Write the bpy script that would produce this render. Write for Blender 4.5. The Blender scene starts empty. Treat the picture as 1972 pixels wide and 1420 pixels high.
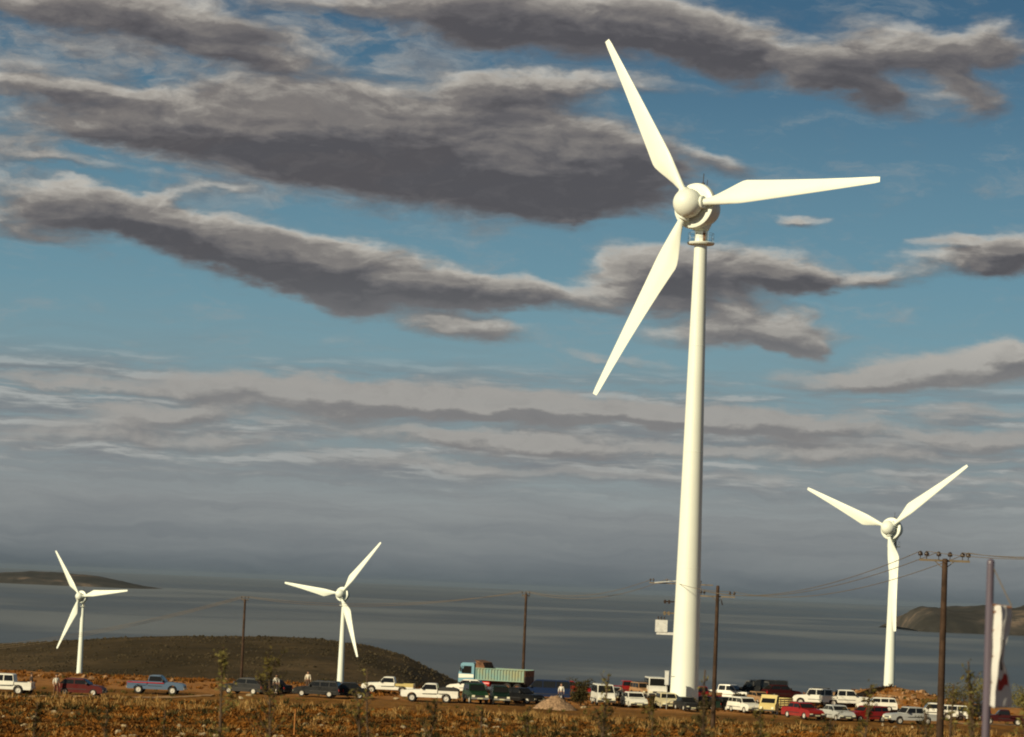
import bpy, math, random
import numpy as np
from mathutils import Vector, Matrix, noise
R = math.radians
random.seed(7)
scene = bpy.context.scene
COL = scene.collection

# ------------------------------------------------------------------ camera
PW, PH, F = 1972.0, 1420.0, 5500.0          # photo size and focal length in photo pixels
ROLL, HOR = R(2.4), 419.0
PITCH = math.atan(HOR / F)
FW = Vector((0, math.cos(PITCH), math.sin(PITCH)))
UP0 = Vector((0, -math.sin(PITCH), math.cos(PITCH)))
RT0 = Vector((1, 0, 0))
cR, sR = math.cos(ROLL), math.sin(ROLL)
CU = UP0 * cR - RT0 * sR
CR = RT0 * cR + UP0 * sR
cd = bpy.data.cameras.new('camera')
cd.sensor_fit = 'HORIZONTAL'; cd.sensor_width = 36.0; cd.lens = F / PW * 36.0
cd.clip_start = 0.5; cd.clip_end = 400000
cam = bpy.data.objects.new('camera', cd); COL.objects.link(cam)
cam.matrix_world = Matrix((CR, CU, -FW)).transposed().to_4x4()
scene.camera = cam
cd.dof.use_dof = True; cd.dof.focus_distance = 275; cd.dof.aperture_fstop = 2.2

def ray(px, py): return FW + CR * ((px - PW / 2) / F) - CU * ((py - PH / 2) / F)
def at(px, py, d):                       # point at distance y = d on the sight line of a place in the photo
    v = ray(px, py); return v * (d / v.y)

# ------------------------------------------------------------------ exposure
scene.view_settings.view_transform = 'Standard'; scene.view_settings.look = 'None'
scene.view_settings.exposure = 0.0; scene.view_settings.gamma = 1.0
scene.view_settings.use_curve_mapping = False
scene.render.engine = 'CYCLES'
scene.cycles.volume_bounces = 0
scene.cycles.max_bounces = 6
scene.cycles.filter_width = 2.0

# ------------------------------------------------------------------ node helpers
class NT:
    def __init__(s, nt): s.nt = nt; s.n = nt.nodes; s.l = nt.links
    def new(s, t, **kw):
        n = s.n.new(t)
        for k, v in kw.items(): setattr(n, k, v)
        return n
    def put(s, sock, v):
        if isinstance(v, bpy.types.NodeSocket): s.l.new(v, sock)
        elif v is not None: sock.default_value = v
    def math(s, op, a, b=None, c=None, clamp=False):
        n = s.new('ShaderNodeMath', operation=op, use_clamp=clamp)
        s.put(n.inputs[0], a)
        if b is not None: s.put(n.inputs[1], b)
        if c is not None: s.put(n.inputs[2], c)
        return n.outputs[0]
    def vec(s, op, a, b=None, out=0):
        n = s.new('ShaderNodeVectorMath', operation=op)
        s.put(n.inputs[0], a)
        if b is not None: s.put(n.inputs[1], b)
        return n.outputs[out]
    def noise(s, v, scale, detail=4, rough=.55, color=False, dist=0, dim='3D'):
        n = s.new('ShaderNodeTexNoise', noise_dimensions=dim); s.put(n.inputs['Vector'], v)
        n.inputs['Scale'].default_value = scale; n.inputs['Detail'].default_value = detail
        n.inputs['Roughness'].default_value = rough; n.inputs['Distortion'].default_value = dist
        return n.outputs['Color' if color else 'Fac']
    def maprange(s, v, a, b, c=0., d=1., t='SMOOTHSTEP'):
        n = s.new('ShaderNodeMapRange', interpolation_type=t)
        s.put(n.inputs['Value'], v)
        for i, x in zip((1, 2, 3, 4), (a, b, c, d)): s.put(n.inputs[i], x)
        return n.outputs[0]
    def mix(s, f, a, b, mode='MIX'):
        n = s.new('ShaderNodeMix', data_type='RGBA', blend_type=mode)
        s.put(n.inputs[0], f)
        s.put(n.inputs[6], a if isinstance(a, bpy.types.NodeSocket) else (*a, 1))
        s.put(n.inputs[7], b if isinstance(b, bpy.types.NodeSocket) else (*b, 1))
        return n.outputs[2]
    def ramp(s, v, stops):
        n = s.new('ShaderNodeValToRGB'); s.put(n.inputs[0], v)
        e = n.color_ramp.elements
        while len(e) < len(stops): e.new(.5)
        for k, (p, c) in zip(e, stops): k.position = p; k.color = (*c, 1)
        return n.outputs[0]
    def comb(s, x, y, z=0.):
        n = s.new('ShaderNodeCombineXYZ')
        for i, v in enumerate((x, y, z)): s.put(n.inputs[i], v)
        return n.outputs[0]
    def sep(s, v):
        n = s.new('ShaderNodeSeparateXYZ'); s.put(n.inputs[0], v); return n.outputs

# ------------------------------------------------------------------ sun and sky
SUN_AZ, SUN_EL = R(44), R(25)             # sun behind the camera, to the left
SD = Vector((-math.sin(SUN_AZ) * math.cos(SUN_EL), -math.cos(SUN_AZ) * math.cos(SUN_EL), math.sin(SUN_EL)))
ld = bpy.data.lights.new('sun', 'SUN'); ld.energy = 5.0; ld.angle = R(0.5); ld.color = (1.0, 0.87, 0.60)
sun = bpy.data.objects.new('sun', ld); COL.objects.link(sun)
sun.rotation_euler = SD.to_track_quat('Z', 'Y').to_euler()

def sky_px(px, py):                        # place in the photo -> angular sky coordinates (units of 1/5500 rad)
    dx, dy = px - PW / 2, PH / 2 - py
    return dx * cR - dy * sR, dx * sR + dy * cR + HOR

# cloud masses: centre, half axes, tilt (deg, + = rising to the right), weight, all as seen in degrees of sky
CLOUDS = [
    # thin broken whitish cloud over the upper left
    (90, 25, 200, 34, -6, .36), (300, 140, 200, 22, -10, .34), (110, 185, 190, 18, -4, .38), (80, 255, 180, 22, -6, .34), (520, 125, 150, 16, -12, .30), (180, 330, 150, 12, -8, .34),
    # upper right long dark bank
    (1130, 50, 330, 70, -4, 1.05), (1400, 95, 250, 52, -14, 1.1), (1650, 170, 110, 45, -22, .85), (860, 25, 220, 50, -8, .75),
    (1730, 112, 130, 46, -12, 1.05), (1920, 105, 120, 50, -6, 1.0), (1850, 205, 80, 45, -12, .8), 
    # top left soft banks
    (200, 45, 260, 60, -8, .72), (60, 160, 170, 40, 0, .42), (430, 80, 190, 45, -14, .68), (660, 120, 130, 26, -10, .35), (560, 15, 160, 30, 0, .5),
    # big central bank
    (620, 235, 230, 70, -12, 1.1), (930, 290, 330, 115, -4, 1.5), (1120, 340, 190, 75, -2, 1.2), (520, 290, 330, 75, -8, 1.0),
    (250, 235, 280, 42, -6, .72), (60, 300, 110, 30, -6, .55), (1000, 165, 170, 26, 0, .6), (1240, 170, 160, 20, 0, .5), (1390, 315, 80, 22, -20, .5),
    # second diagonal bank
    (160, 405, 220, 36, -10, 1.05), (430, 470, 270, 50, -13, 1.25), (700, 535, 250, 54, -9, 1.3), (980, 560, 190, 32, -2, 1.15),
    (60, 445, 120, 30, -12, .7), (620, 575, 110, 24, -14, .6), (430, 375, 60, 14, 0, .4), (330, 380, 70, 14, 10, .35),
    # right of it behind the mast
    (1240, 540, 90, 62, 0, 1.0), (1420, 525, 190, 42, -4, 1.15), (1530, 545, 80, 26, -12, .8), (1430, 620, 170, 46, -10, 1.05), (1340, 650, 130, 26, 0, .6),
    (1520, 665, 70, 26, -16, .8), (890, 630, 150, 22, -5, .8), (1690, 540, 90, 22, -3, .7), (1880, 515, 130, 30, 0, .9), (1960, 500, 70, 40, 0, .9),
    (1545, 430, 55, 15, 0, .75), (1840, 480, 50, 12, 0, .5), (1110, 425, 60, 10, 0, .35), (1200, 692, 120, 14, -8, .5),
    (1850, 715, 220, 36, 3, 1.0), (1640, 735, 160, 22, 0, .7), (1960, 690, 90, 28, 0, .8),
    # low layered decks
    (560, 755, 400, 28, -3, .9), (880, 770, 300, 30, -4, .95), (360, 800, 260, 26, 2, .85), (1180, 800, 380, 32, -3, .95), (700, 800, 120, 18, 0, .6),
    (1500, 820, 330, 26, -4, .85), (980, 850, 420, 24, -3, .85), (300, 850, 380, 24, -2, .6), (1650, 880, 330, 24, -2, .7), (1000, 905, 420, 18, -2, .6),
    (100, 740, 220, 16, -3, .45), (1880, 800, 180, 20, 0, .55), (1750, 930, 320, 14, 0, .4), (1900, 850, 140, 22, -2, .55),
]
world = bpy.data.worlds.new('World'); scene.world = world; world.use_nodes = True
T = NT(world.node_tree); T.n.clear()
tc = T.new('ShaderNodeTexCoord').outputs['Generated']
dirn = T.vec('NORMALIZE', tc)
X, Y, Z = T.sep(dirn)
az = T.math('MULTIPLY', T.math('ARCTAN2', X, Y), F)
el = T.math('MULTIPLY', T.math('ARCSINE', Z), F)
base = T.comb(az, el)
# warp: coarse and fine, stretched along the horizon
def noise2(*a_, **k_): return T.noise(*a_, dim='2D', **k_)
nv = T.vec('MULTIPLY', base, (1 / 520., 1 / 190., 1))
w1 = T.vec('SUBTRACT', noise2(nv, 2.3, 4, .5, True), (.5, .5, .5))
w1 = T.vec('MULTIPLY', w1, (190, 62, 0))
w2 = T.vec('SUBTRACT', noise2(nv, 13., 5, .62, True), (.5, .5, .5))
w2 = T.vec('MULTIPLY', w2, (34, 15, 0))
warped = T.vec('ADD', T.vec('ADD', base, w1), w2)
# one group evaluates the cloud density at a point
g = bpy.data.node_groups.new('cloud_density', 'ShaderNodeTree')
g.interface.new_socket('P', in_out='INPUT', socket_type='NodeSocketVector')
g.interface.new_socket('D', in_out='OUTPUT', socket_type='NodeSocketFloat')
G = NT(g); gi = G.new('NodeGroupInput').outputs[0]; go = G.new('NodeGroupOutput')
gx_, gy_, gz0 = G.sep(gi)
PV = G.comb(gx_, gy_, 1.0)
def quad(P):
    q_ = G.sep(P); return G.comb(G.math('MULTIPLY', q_[0], q_[0]), G.math('MULTIPLY', q_[0], q_[1]), G.math('MULTIPLY', q_[1], q_[1]))
tot = None; Pc = PV; Qc = quad(PV)
for i_, (px, py, a, b, tilt, wt) in enumerate(CLOUDS):
    sx, sy = sky_px(px, py)
    a *= 1.5; b *= 1.6; an = R(tilt + 2)
    u = np.array([math.cos(an) / a, math.sin(an) / a, 0]); v = np.array([-math.sin(an) / b, math.cos(an) / b, 0])
    u[2] = -(u[0] * sx + u[1] * sy); v[2] = -(v[0] * sx + v[1] * sy)
    qa = -(u[0] ** 2 + v[0] ** 2); qb = -2 * (u[0] * u[1] + v[0] * v[1]); qc = -(u[1] ** 2 + v[1] ** 2)
    la = -2 * (u[0] * u[2] + v[0] * v[2]); lb = -2 * (u[1] * u[2] + v[1] * v[2]); lc = 1 - (u[2] ** 2 + v[2] ** 2)
    if i_ and i_ % 6 == 0:                  # chained so that the masses are evaluated group after group
        ch = G.new('ShaderNodeVectorMath', operation='MULTIPLY_ADD'); G.put(ch.inputs[0], tot); ch.inputs[1].default_value = (1e-7, 1e-7, 0); G.put(ch.inputs[2], Pc)
        Pc = ch.outputs[0]; Qc = quad(Pc)
    q = G.math('ADD', G.vec('DOT_PRODUCT', Qc, (qa, qb, qc), out=1), G.vec('DOT_PRODUCT', Pc, (la, lb, lc), out=1), clamp=True)
    q = G.math('MULTIPLY', q, q)
    tot = G.math('MULTIPLY', q, wt) if tot is None else G.math('MULTIPLY_ADD', q, wt, tot)
G.l.new(tot, go.inputs[0])
def dens(v):
    n = T.new('ShaderNodeGroup'); n.node_tree = g; T.put(n.inputs[0], v); return n.outputs[0]
D0 = dens(warped)
dz = T.new('ShaderNodeVectorMath', operation='MULTIPLY_ADD'); T.put(dz.inputs[0], D0); dz.inputs[1].default_value = (1e-6, 0, 0); T.put(dz.inputs[2], warped)
D1 = dens(T.vec('ADD', dz.outputs[0], (-17, 17, 0)))     # a step towards the light
fv = T.vec('MULTIPLY', T.vec('ADD', base, T.vec('MULTIPLY', w1, (.5, .5, 0))), (1 / 260., 1 / 95., 1))
fb = noise2(fv, 2.0, 8, .56)
fb2 = noise2(T.vec('ADD', fv, (-.06, .14, 0)), 2.0, 8, .56)
def solid(Dn, f):                                      # threshold of density + fbm
    s_ = T.math('ADD', Dn, T.math('MULTIPLY', T.math('SUBTRACT', f, .5), .85))
    return s_
S0 = solid(D0, fb); S1 = solid(D1, fb2)
alpha = T.maprange(S0, .03, .80)
hi = T.maprange(el, 360, 640)
thick = T.math('MULTIPLY', T.maprange(S0, .30, 1.55), T.math('MULTIPLY_ADD', hi, .9, .1))   # 0 = thin edge, 1 = deep core
lit = T.maprange(T.math('SUBTRACT', S0, S1), -.26, .36, t='LINEAR')
bright = T.math('MULTIPLY_ADD', T.math('SUBTRACT', 1.0, thick), .46, T.math('MULTIPLY', lit, .72))
bright = T.math('SUBTRACT', bright, T.math('MULTIPLY_ADD', hi, .26, -.02), clamp=True)
mott = noise2(T.vec('MULTIPLY', warped, (1 / 90., 1 / 42., 1)), 1.6, 6, .62)
bright = T.math('ADD', bright, T.math('MULTIPLY', T.math('SUBTRACT', mott, .5), .32), clamp=True)
bright = T.math('MULTIPLY', bright, T.math('MULTIPLY_ADD', hi, .16, .84))
cloudcol = T.ramp(bright, [(0, (.088, .083, .090)), (.22, (.128, .120, .125)), (.5, (.205, .188, .178)), (.75, (.38, .352, .315)), (1, (.60, .57, .51))])
cloudcol = T.mix(T.math('MULTIPLY', T.math('SUBTRACT', 1.0, hi), .5), cloudcol, (.245, .252, .255))
# high thin wisps
wis = T.maprange(noise2(T.vec('MULTIPLY', warped, (1 / 380., 1 / 110., 1)), 1.7, 9, .7), .50, .78)
# clear sky: the physical sky, read a little higher than the true elevation, deepened
lift = T.vec('NORMALIZE', T.comb(X, Y, T.math('MULTIPLY', T.math('MAXIMUM', T.math('ADD', Z, .02), .0), 3.2)))
sk = T.new('ShaderNodeTexSky', sky_type='NISHITA', sun_disc=False)
sk.sun_elevation = SUN_EL; sk.sun_rotation = R(180) + SUN_AZ
sk.altitude = 200; sk.air_density = 1.0; sk.dust_density = .4; sk.ozone_density = 2.0
T.l.new(lift, sk.inputs[0])
SKYS = 0.09
clear = T.mix(1.0, sk.outputs[0], (.70, 1.0, .92), 'MULTIPLY')
toW = lambda sock: T.vec('SCALE', sock)                # placeholder
def scaled(sock, k):
    n = T.new('ShaderNodeVectorMath', operation='SCALE'); T.put(n.inputs[0], sock); n.inputs['Scale'].default_value = k; return n.outputs[0]
clear = scaled(clear, SKYS)
pale = T.maprange(el, 1080, 430, t='LINEAR')                # thin moisture whitens the blue towards the sea
clear = T.mix(T.math('MULTIPLY', pale, .85), clear, (.180, .325, .375))
# layered deck low over the sea
dv = T.vec('MULTIPLY', T.vec('ADD', base, T.vec('MULTIPLY', w1, (.35, .35, 0))), (1 / 420., 1 / 46., 1))
dk = noise2(dv, 1.15, 8, .62); dk2 = noise2(T.vec('ADD', dv, (0, .30, 0)), 1.15, 8, .62)
dwin = T.math('MULTIPLY', T.maprange(el, 150, 240), T.maprange(el, 450, 360))
dalpha = T.math('MULTIPLY', T.maprange(dk, .38, .58), dwin)
dlit = T.maprange(T.math('SUBTRACT', dk, dk2), -.10, .14, t='LINEAR')
deckcol = T.ramp(dlit, [(0, (.185, .190, .205)), (.5, (.235, .238, .242)), (.75, (.32, .32, .31)), (1, (.43, .43, .41))])
veilcol = T.ramp(T.maprange(el, -40, 420, t='LINEAR'), [(0, (.088, .104, .116)), (.09, (.096, .113, .126)), (.2, (.185, .200, .206)), (.4, (.255, .268, .268)), (1, (.25, .292, .297))])
fbl = noise2(T.vec('MULTIPLY', warped, (1 / 900., 1 / 60., 1)), 2.0, 6, .6)
veilcol = T.mix(1.0, veilcol, T.ramp(fbl, [(.25, (.86, .86, .88)), (.75, (1.12, 1.1, 1.08))]), 'MULTIPLY')
veil = T.maprange(T.math('ADD', el, T.math('MULTIPLY', fbl, 160)), 700, 190)
upl = T.math('MULTIPLY', T.maprange(az, 150, -350), T.maprange(el, 620, 820))     # broken pale cloud, upper left
pal = T.maprange(noise2(T.vec('MULTIPLY', warped, (1 / 300., 1 / 85., 1)), 1.3, 8, .6), .36, .62)
c = T.mix(T.math('MULTIPLY', wis, .42), clear, (.30, .33, .34))
c = T.mix(T.math('MULTIPLY', T.math('MULTIPLY', upl, pal), .72), c, T.ramp(mott, [(.35, (.19, .20, .215)), (.65, (.38, .375, .355))]))
c = T.mix(T.math('MULTIPLY', veil, .95), c, veilcol)
c = T.mix(T.math('MULTIPLY', dalpha, .7), c, deckcol)
lowfade = T.maprange(el, 120, 260)
c = T.mix(T.math('MULTIPLY', T.math('MULTIPLY', alpha, .96), lowfade), c, cloudcol)
c = T.mix(T.maprange(el, 1250, 2600), c, (.060, .066, .078))    # unseen upper sky darkened above the frame, added to cut ambient fill
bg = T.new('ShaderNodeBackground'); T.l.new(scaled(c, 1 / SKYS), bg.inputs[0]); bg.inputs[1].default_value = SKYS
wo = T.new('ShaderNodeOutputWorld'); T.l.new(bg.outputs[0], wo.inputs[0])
world.cycles.sampling_method = 'MANUAL'; world.cycles.sample_map_resolution = 256

# ------------------------------------------------------------------ object helpers
def tag(o, label=None, cat=None, group=None, kind=None):
    if label: o['label'] = label
    if cat: o['category'] = cat
    if group: o['group'] = group
    if kind: o['kind'] = kind
    return o
def empty(name, loc, rz=0.0):
    o = bpy.data.objects.new(name, None); COL.objects.link(o)
    o.location = loc; o.rotation_euler = (0, 0, rz); o.empty_display_size = .2
    return o
class MB:
    def __init__(s): s.v = []; s.f = []
    def add(s, vs, fs):
        k = len(s.v); s.v += [tuple(p) for p in vs]; s.f += [tuple(i + k for i in f) for f in fs]; return s
    def box(s, x0, x1, y0, y1, z0, z1, m=None):
        vs = [Vector((x, y, z)) for x in (x0, x1) for y in (y0, y1) for z in (z0, z1)]
        if m: vs = [m @ p for p in vs]
        return s.add(vs, [(0, 1, 3, 2), (4, 6, 7, 5), (0, 4, 5, 1), (2, 3, 7, 6), (0, 2, 6, 4), (1, 5, 7, 3)])
    def tube(s, pts, rad, n=8, caps=True):
        pts = [Vector(p) for p in pts]
        if not hasattr(rad, '__len__'): rad = [rad] * len(pts)
        vs = []; ref = None
        for i, p in enumerate(pts):
            t = (pts[min(i + 1, len(pts) - 1)] - pts[max(i - 1, 0)]).normalized()
            if ref is None: ref = t.cross(Vector((0, 0, 1)) if abs(t.z) < .9 else Vector((1, 0, 0))).normalized()
            ref = (ref - t * ref.dot(t)).normalized(); b = t.cross(ref)
            for k in range(n):
                a = 2 * math.pi * k / n; vs.append(p + (ref * math.cos(a) + b * math.sin(a)) * rad[i])
        fs = [(i * n + k, i * n + (k + 1) % n, (i + 1) * n + (k + 1) % n, (i + 1) * n + k) for i in range(len(pts) - 1) for k in range(n)]
        if caps: fs += [tuple(range(n))[::-1], tuple(range((len(pts) - 1) * n, len(pts) * n))]
        return s.add(vs, fs)
    def lathe(s, prof, n=32, axis='Z', c=(0, 0, 0), caps=True):      # prof: (along axis, radius)
        vs = []
        for (h, r) in prof:
            for k in range(n):
                a = 2 * math.pi * k / n; x, y = r * math.cos(a), r * math.sin(a)
                p = (x, y, h) if axis == 'Z' else (x, h, y) if axis == 'Y' else (h, x, y)
                vs.append((p[0] + c[0], p[1] + c[1], p[2] + c[2]))
        m = len(prof)
        fs = [(i * n + k, i * n + (k + 1) % n, (i + 1) * n + (k + 1) % n, (i + 1) * n + k) for i in range(m - 1) for k in range(n)]
        if caps and prof[0][1] > 1e-6: fs.append(tuple(range(n))[::-1])
        if caps and prof[-1][1] > 1e-6: fs.append(tuple(range((m - 1) * n, m * n)))
        return s.add(vs, fs)
    def prism(s, out, y0, y1, inset=None):                # outline in x,z extruded along y
        n = len(out); inset = inset or [0] * n
        vs = [(x, y0 + i, z) for (x, z), i in zip(out, inset)] + [(x, y1 - i, z) for (x, z), i in zip(out, inset)]
        fs = [tuple(range(n))[::-1], tuple(range(n, 2 * n))] + [(i, (i + 1) % n, n + (i + 1) % n, n + i) for i in range(n)]
        return s.add(vs, fs)
    def build(s, name, mat, parent=None, smooth=False, ang=40):
        me = bpy.data.meshes.new(name); me.from_pydata(s.v, [], s.f); me.validate()
        import bmesh
        bm = bmesh.new(); bm.from_mesh(me); bmesh.ops.recalc_face_normals(bm, faces=bm.faces)
        if smooth:
            for f in bm.faces: f.smooth = True
            for e in bm.edges:
                if len(e.link_faces) == 2 and e.calc_face_angle(0) > R(ang): e.smooth = False
        bm.to_mesh(me); bm.free()
        me.materials.append(mat)
        o = bpy.data.objects.new(name, me); COL.objects.link(o)
        if parent: o.parent = parent
        return o
def mat(name, col, rough=.6, metal=0, var=.12, scale=3., coat=0, spec=.5, bump=0, col2=None, dust=0):
    m = bpy.data.materials.new(name); m.use_nodes = True; N = NT(m.node_tree)
    b = N.n['Principled BSDF']
    tco = N.new('ShaderNodeTexCoord').outputs['Object']
    nz = N.noise(tco, scale, 5, .6)
    c2 = col2 or tuple(min(1, x * (1 - var * 2)) for x in col)
    cc = N.mix(N.maprange(nz, .35, .65), col, c2)
    if dust:
        d = N.maprange(N.math('ADD', N.sep(tco)[2], N.math('MULTIPLY', nz, .5)), 1.0, .45)
        cc = N.mix(N.math('MULTIPLY', d, dust), cc, (.26, .17, .09))
    N.put(b.inputs['Base Color'], cc)
    N.put(b.inputs['Roughness'], N.maprange(nz, .3, .7, max(0, rough - .08), min(1, rough + .1)))
    b.inputs['Metallic'].default_value = metal
    b.inputs['Coat Weight'].default_value = coat; b.inputs['Specular IOR Level'].default_value = spec
    if bump:
        bp = N.new('ShaderNodeBump'); bp.inputs['Strength'].default_value = bump; N.l.new(nz, bp.inputs['Height'])
        N.l.new(bp.outputs[0], b.inputs['Normal'])
    return m

M = {}
M['turbine'] = mat('turbine_white', (.84, .88, .78), .45, var=.02, scale=.4)
M['turbine_edge'] = mat('steel_grey', (.42, .43, .40), .5, var=.05)
M['rail'] = mat('galvanised', (.50, .55, .58), .5, var=.05)
M['dark'] = mat('dark_metal', (.05, .035, .025), .6)
M['pole'] = mat('pole_wood', (.055, .026, .010), .85, var=.25, scale=1.5)
M['insul'] = mat('insulator_brown', (.045, .03, .022), .3)
M['xarm'] = mat('crossarm_steel', (.20, .15, .09), .7)
M['wire'] = mat('wire_aluminium', (.20, .15, .09), .6)
M['boxw'] = mat('transformer_paint', (.75, .76, .72), .5)
M['rust'] = mat('rusty_steel', (.22, .10, .045), .8, var=.3)
M['tyre'] = mat('tyre_rubber', (.022, .020, .018), .9)
M['rim'] = mat('rim_steel', (.60, .57, .50), .5)
M['glass'] = mat('car_glass', (.012, .012, .011), .08, var=0, spec=.35)
M['lamp'] = mat('headlamp_glass', (.85, .82, .6), .15, var=0)
M['tail'] = mat('tail_lamp_red', (.45, .02, .015), .25, var=0)
M['trim'] = mat('black_trim', (.03, .028, .026), .6)
M['chrome'] = mat('bumper_metal', (.55, .54, .50), .3, metal=.6)
M['plate'] = mat('licence_plate', (.72, .70, .45), .5)
M['purple'] = mat('painted_tube', (.12, .098, .130), .35, var=.06, coat=.3)
M['skin'] = mat('skin', (.42, .24, .15), .6, var=.05)
M['hair'] = mat('hair', (.025, .018, .014), .8)

# ------------------------------------------------------------------ terrain
PY = [-400, -60, 0, 30, 100, 150, 200, 280, 300, 330, 400, 600, 920, 1070, 2000, 3200, 4200, 9000]
PZ = [4., .2, -1.75, -3.7, -8.0, -9.75, -10.3, -10.7, -11.1, -13.0, -17.0, -33.5, -55, -61, -105, -160, -210, -400]
HP = [at(px, py, 1600) for px, py in ((-1500, 1330), (-600, 1268), (-200, 1250), (0, 1241), (150, 1233), (300, 1228), (450, 1227), (600, 1230), (700, 1242), (780, 1264), (870, 1312), (950, 1350), (1150, 1480))]
HX = [p.x for p in HP]; HZ = [p.z for p in HP]
def fbm(x, y, s, o=4): return noise.fractal(Vector((x / s, y / s, 3.1)), .9, 2.1, o)
def ground(x, y, fine=True):
    z = float(np.interp(y, PY, PZ))
    if 230 < y < 420:                                   # spoil heap and banks on the far rim of the field
        px = 986 + x / y * F
        def bump(cx, cy, rx, ry, h): 
            d = ((x - cx) / rx) ** 2 + ((y - cy) / ry) ** 2
            return h * math.exp(-d * 1.6)
        z += bump(39.5, 288, 7.0, 8, 2.15) + bump(33, 292, 6, 7, .9) + bump(50, 285, 9, 9, .9) + bump(27, 290, 6, 5, .7)
        if y < 340: z += .25 * max(0, fbm(x, y, 5)) * min(1, max(0, (y - 275) / 10))
    if y > 700:                                          # the low headland behind the left-hand turbines
        zt = float(np.interp(x * 1600 / y, HX, HZ))
        if zt > z: z += (zt - z) * math.exp(-((y - 1600) / 480.) ** 2)
        z += 1.6 * fbm(x, y, 110, 4) * math.exp(-((y - 1500) / 900.) ** 2)
    if y > 340: z += .8 * fbm(x, y, 30, 3) * min(1, (y - 340) / 100)
    if fine and y < 420: z += .10 * fbm(x, y, 2.2, 3) + .16 * fbm(x, y, 11, 2) * min(1, max(0, abs(y - 245) - 20) / 20)
    return z
def ground_hit(px, py):
    v = ray(px, py); v = v / v.y
    d = 120.0
    while d < 420:
        if v.z * d < ground(v.x * d, d, False): return Vector((v.x * d, d, ground(v.x * d, d)))
        d += .25
    return Vector((v.x * 300, 300, ground(v.x * 300, 300)))

ys1 = list(np.arange(-60, 170, 4.0)) + list(np.arange(170, 330, .55)) + list(np.arange(330, 430, 3))
ys2 = list(np.arange(429, 900, 12)) + list(np.arange(900, 2300, 16)) + list(np.arange(2300, 4600, 80))
def sheet(name, ys, nu, spread, m, power=1.0, sink=0.0):
    us = np.linspace(-1, 1, nu); us = np.sign(us) * np.abs(us) ** power
    vs = []
    for y in ys:
        hw = spread(y)
        for u in us: vs.append((u * hw, y, ground(u * hw, y) - sink))
    n = nu
    fs = [(i * n + k, i * n + k + 1, (i + 1) * n + k + 1, (i + 1) * n + k) for i in range(len(ys) - 1) for k in range(n - 1)]
    me = bpy.data.meshes.new(name); me.from_pydata(vs, [], fs); me.materials.append(m)
    for p in me.polygons: p.use_smooth = True
    o = bpy.data.objects.new(name, me); COL.objects.link(o); tag(o, kind='structure'); return o

gm = bpy.data.materials.new('dry_earth'); gm.use_nodes = True; N = NT(gm.node_tree); B = N.n['Principled BSDF']
oc = N.new('ShaderNodeTexCoord').outputs['Object']
n1 = N.noise(oc, .11, 5, .6); n2 = N.noise(oc, 1.3, 6, .7); n3 = N.noise(oc, 4.5, 4, .7)
cc = N.ramp(n1, [(.3, (.12, .052, .010)), (.5, (.22, .098, .018)), (.7, (.31, .15, .035))])
cc = N.mix(N.math('MULTIPLY', N.maprange(n2, .38, .7), .75), cc, (.045, .026, .010))
cc = N.mix(N.math('MULTIPLY', N.maprange(n3, .60, .74), .75), cc, (.36, .24, .11))
yy = N.sep(oc)[1]
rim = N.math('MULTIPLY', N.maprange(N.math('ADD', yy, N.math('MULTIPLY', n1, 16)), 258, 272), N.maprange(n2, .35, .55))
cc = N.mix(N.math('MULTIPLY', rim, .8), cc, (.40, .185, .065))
N.put(B.inputs['Base Color'], cc); B.inputs['Roughness'].default_value = .95; B.inputs['Specular IOR Level'].default_value = .1
bp = N.new('ShaderNodeBump'); bp.inputs['Strength'].default_value = .9; bp.inputs['Distance'].default_value = .15
N.l.new(n2, bp.inputs['Height']); N.l.new(bp.outputs[0], B.inputs['Normal'])

hm = bpy.data.materials.new('scrub_hill'); hm.use_nodes = True; N = NT(hm.node_tree); B = N.n['Principled BSDF']
oc = N.new('ShaderNodeTexCoord').outputs['Object']
n1 = N.noise(oc, .012, 6, .65); n2 = N.noise(oc, .12, 5, .7)
cc = N.ramp(n1, [(.35, (.038, .028, .014)), (.55, (.070, .050, .026)), (.72, (.12, .082, .044))])
cc = N.mix(N.math('MULTIPLY', N.maprange(n2, .45, .7), .6), cc, (.022, .020, .010))
N.put(B.inputs['Base Color'], cc); B.inputs['Roughness'].default_value = .95; B.inputs['Specular IOR Level'].default_value = .05
sheet('ground', ys1, 420, lambda y: 62 + .36 * max(0, y), gm, 1.25)
sheet('hills', ys2, 260, lambda y: 60 + .36 * y + (y > 1400) * 0, hm, 1.2, .4)

# sea: one sheet far past the horizon
SEA = -200.0
sm = bpy.data.materials.new('sea_water'); sm.use_nodes = True; N = NT(sm.node_tree); B = N.n['Principled BSDF']
oc = N.new('ShaderNodeTexCoord').outputs['Object']; x_, y_, z_ = N.sep(oc)
ly = N.math('LOGARITHM', N.math('MAXIMUM', y_, 100.), 2.718)
st = N.comb(N.math('MULTIPLY', N.math('DIVIDE', x_, N.math('MAXIMUM', y_, 100.)), 4.0), N.math('MULTIPLY', ly, 2.6))
s1 = N.noise(st, 1.3, 6, .55, dist=.6)
s2 = N.noise(oc, .004, 5, .6)
f = N.maprange(s1, .42, .66)
N.put(B.inputs['Base Color'], N.mix(f, (.070, .080, .088), (.165, .182, .194)))
N.put(B.inputs['Roughness'], N.maprange(s1, .38, .66, .34, .52))
N.put(B.inputs['Specular IOR Level'], N.maprange(s1, .42, .62, .08, .45))
bp = N.new('ShaderNodeBump'); bp.inputs['Strength'].default_value = .6; bp.inputs['Distance'].default_value = 8
N.l.new(s2, bp.inputs['Height']); N.l.new(bp.outputs[0], B.inputs['Normal'])
b = MB(); nseg = 24
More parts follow.
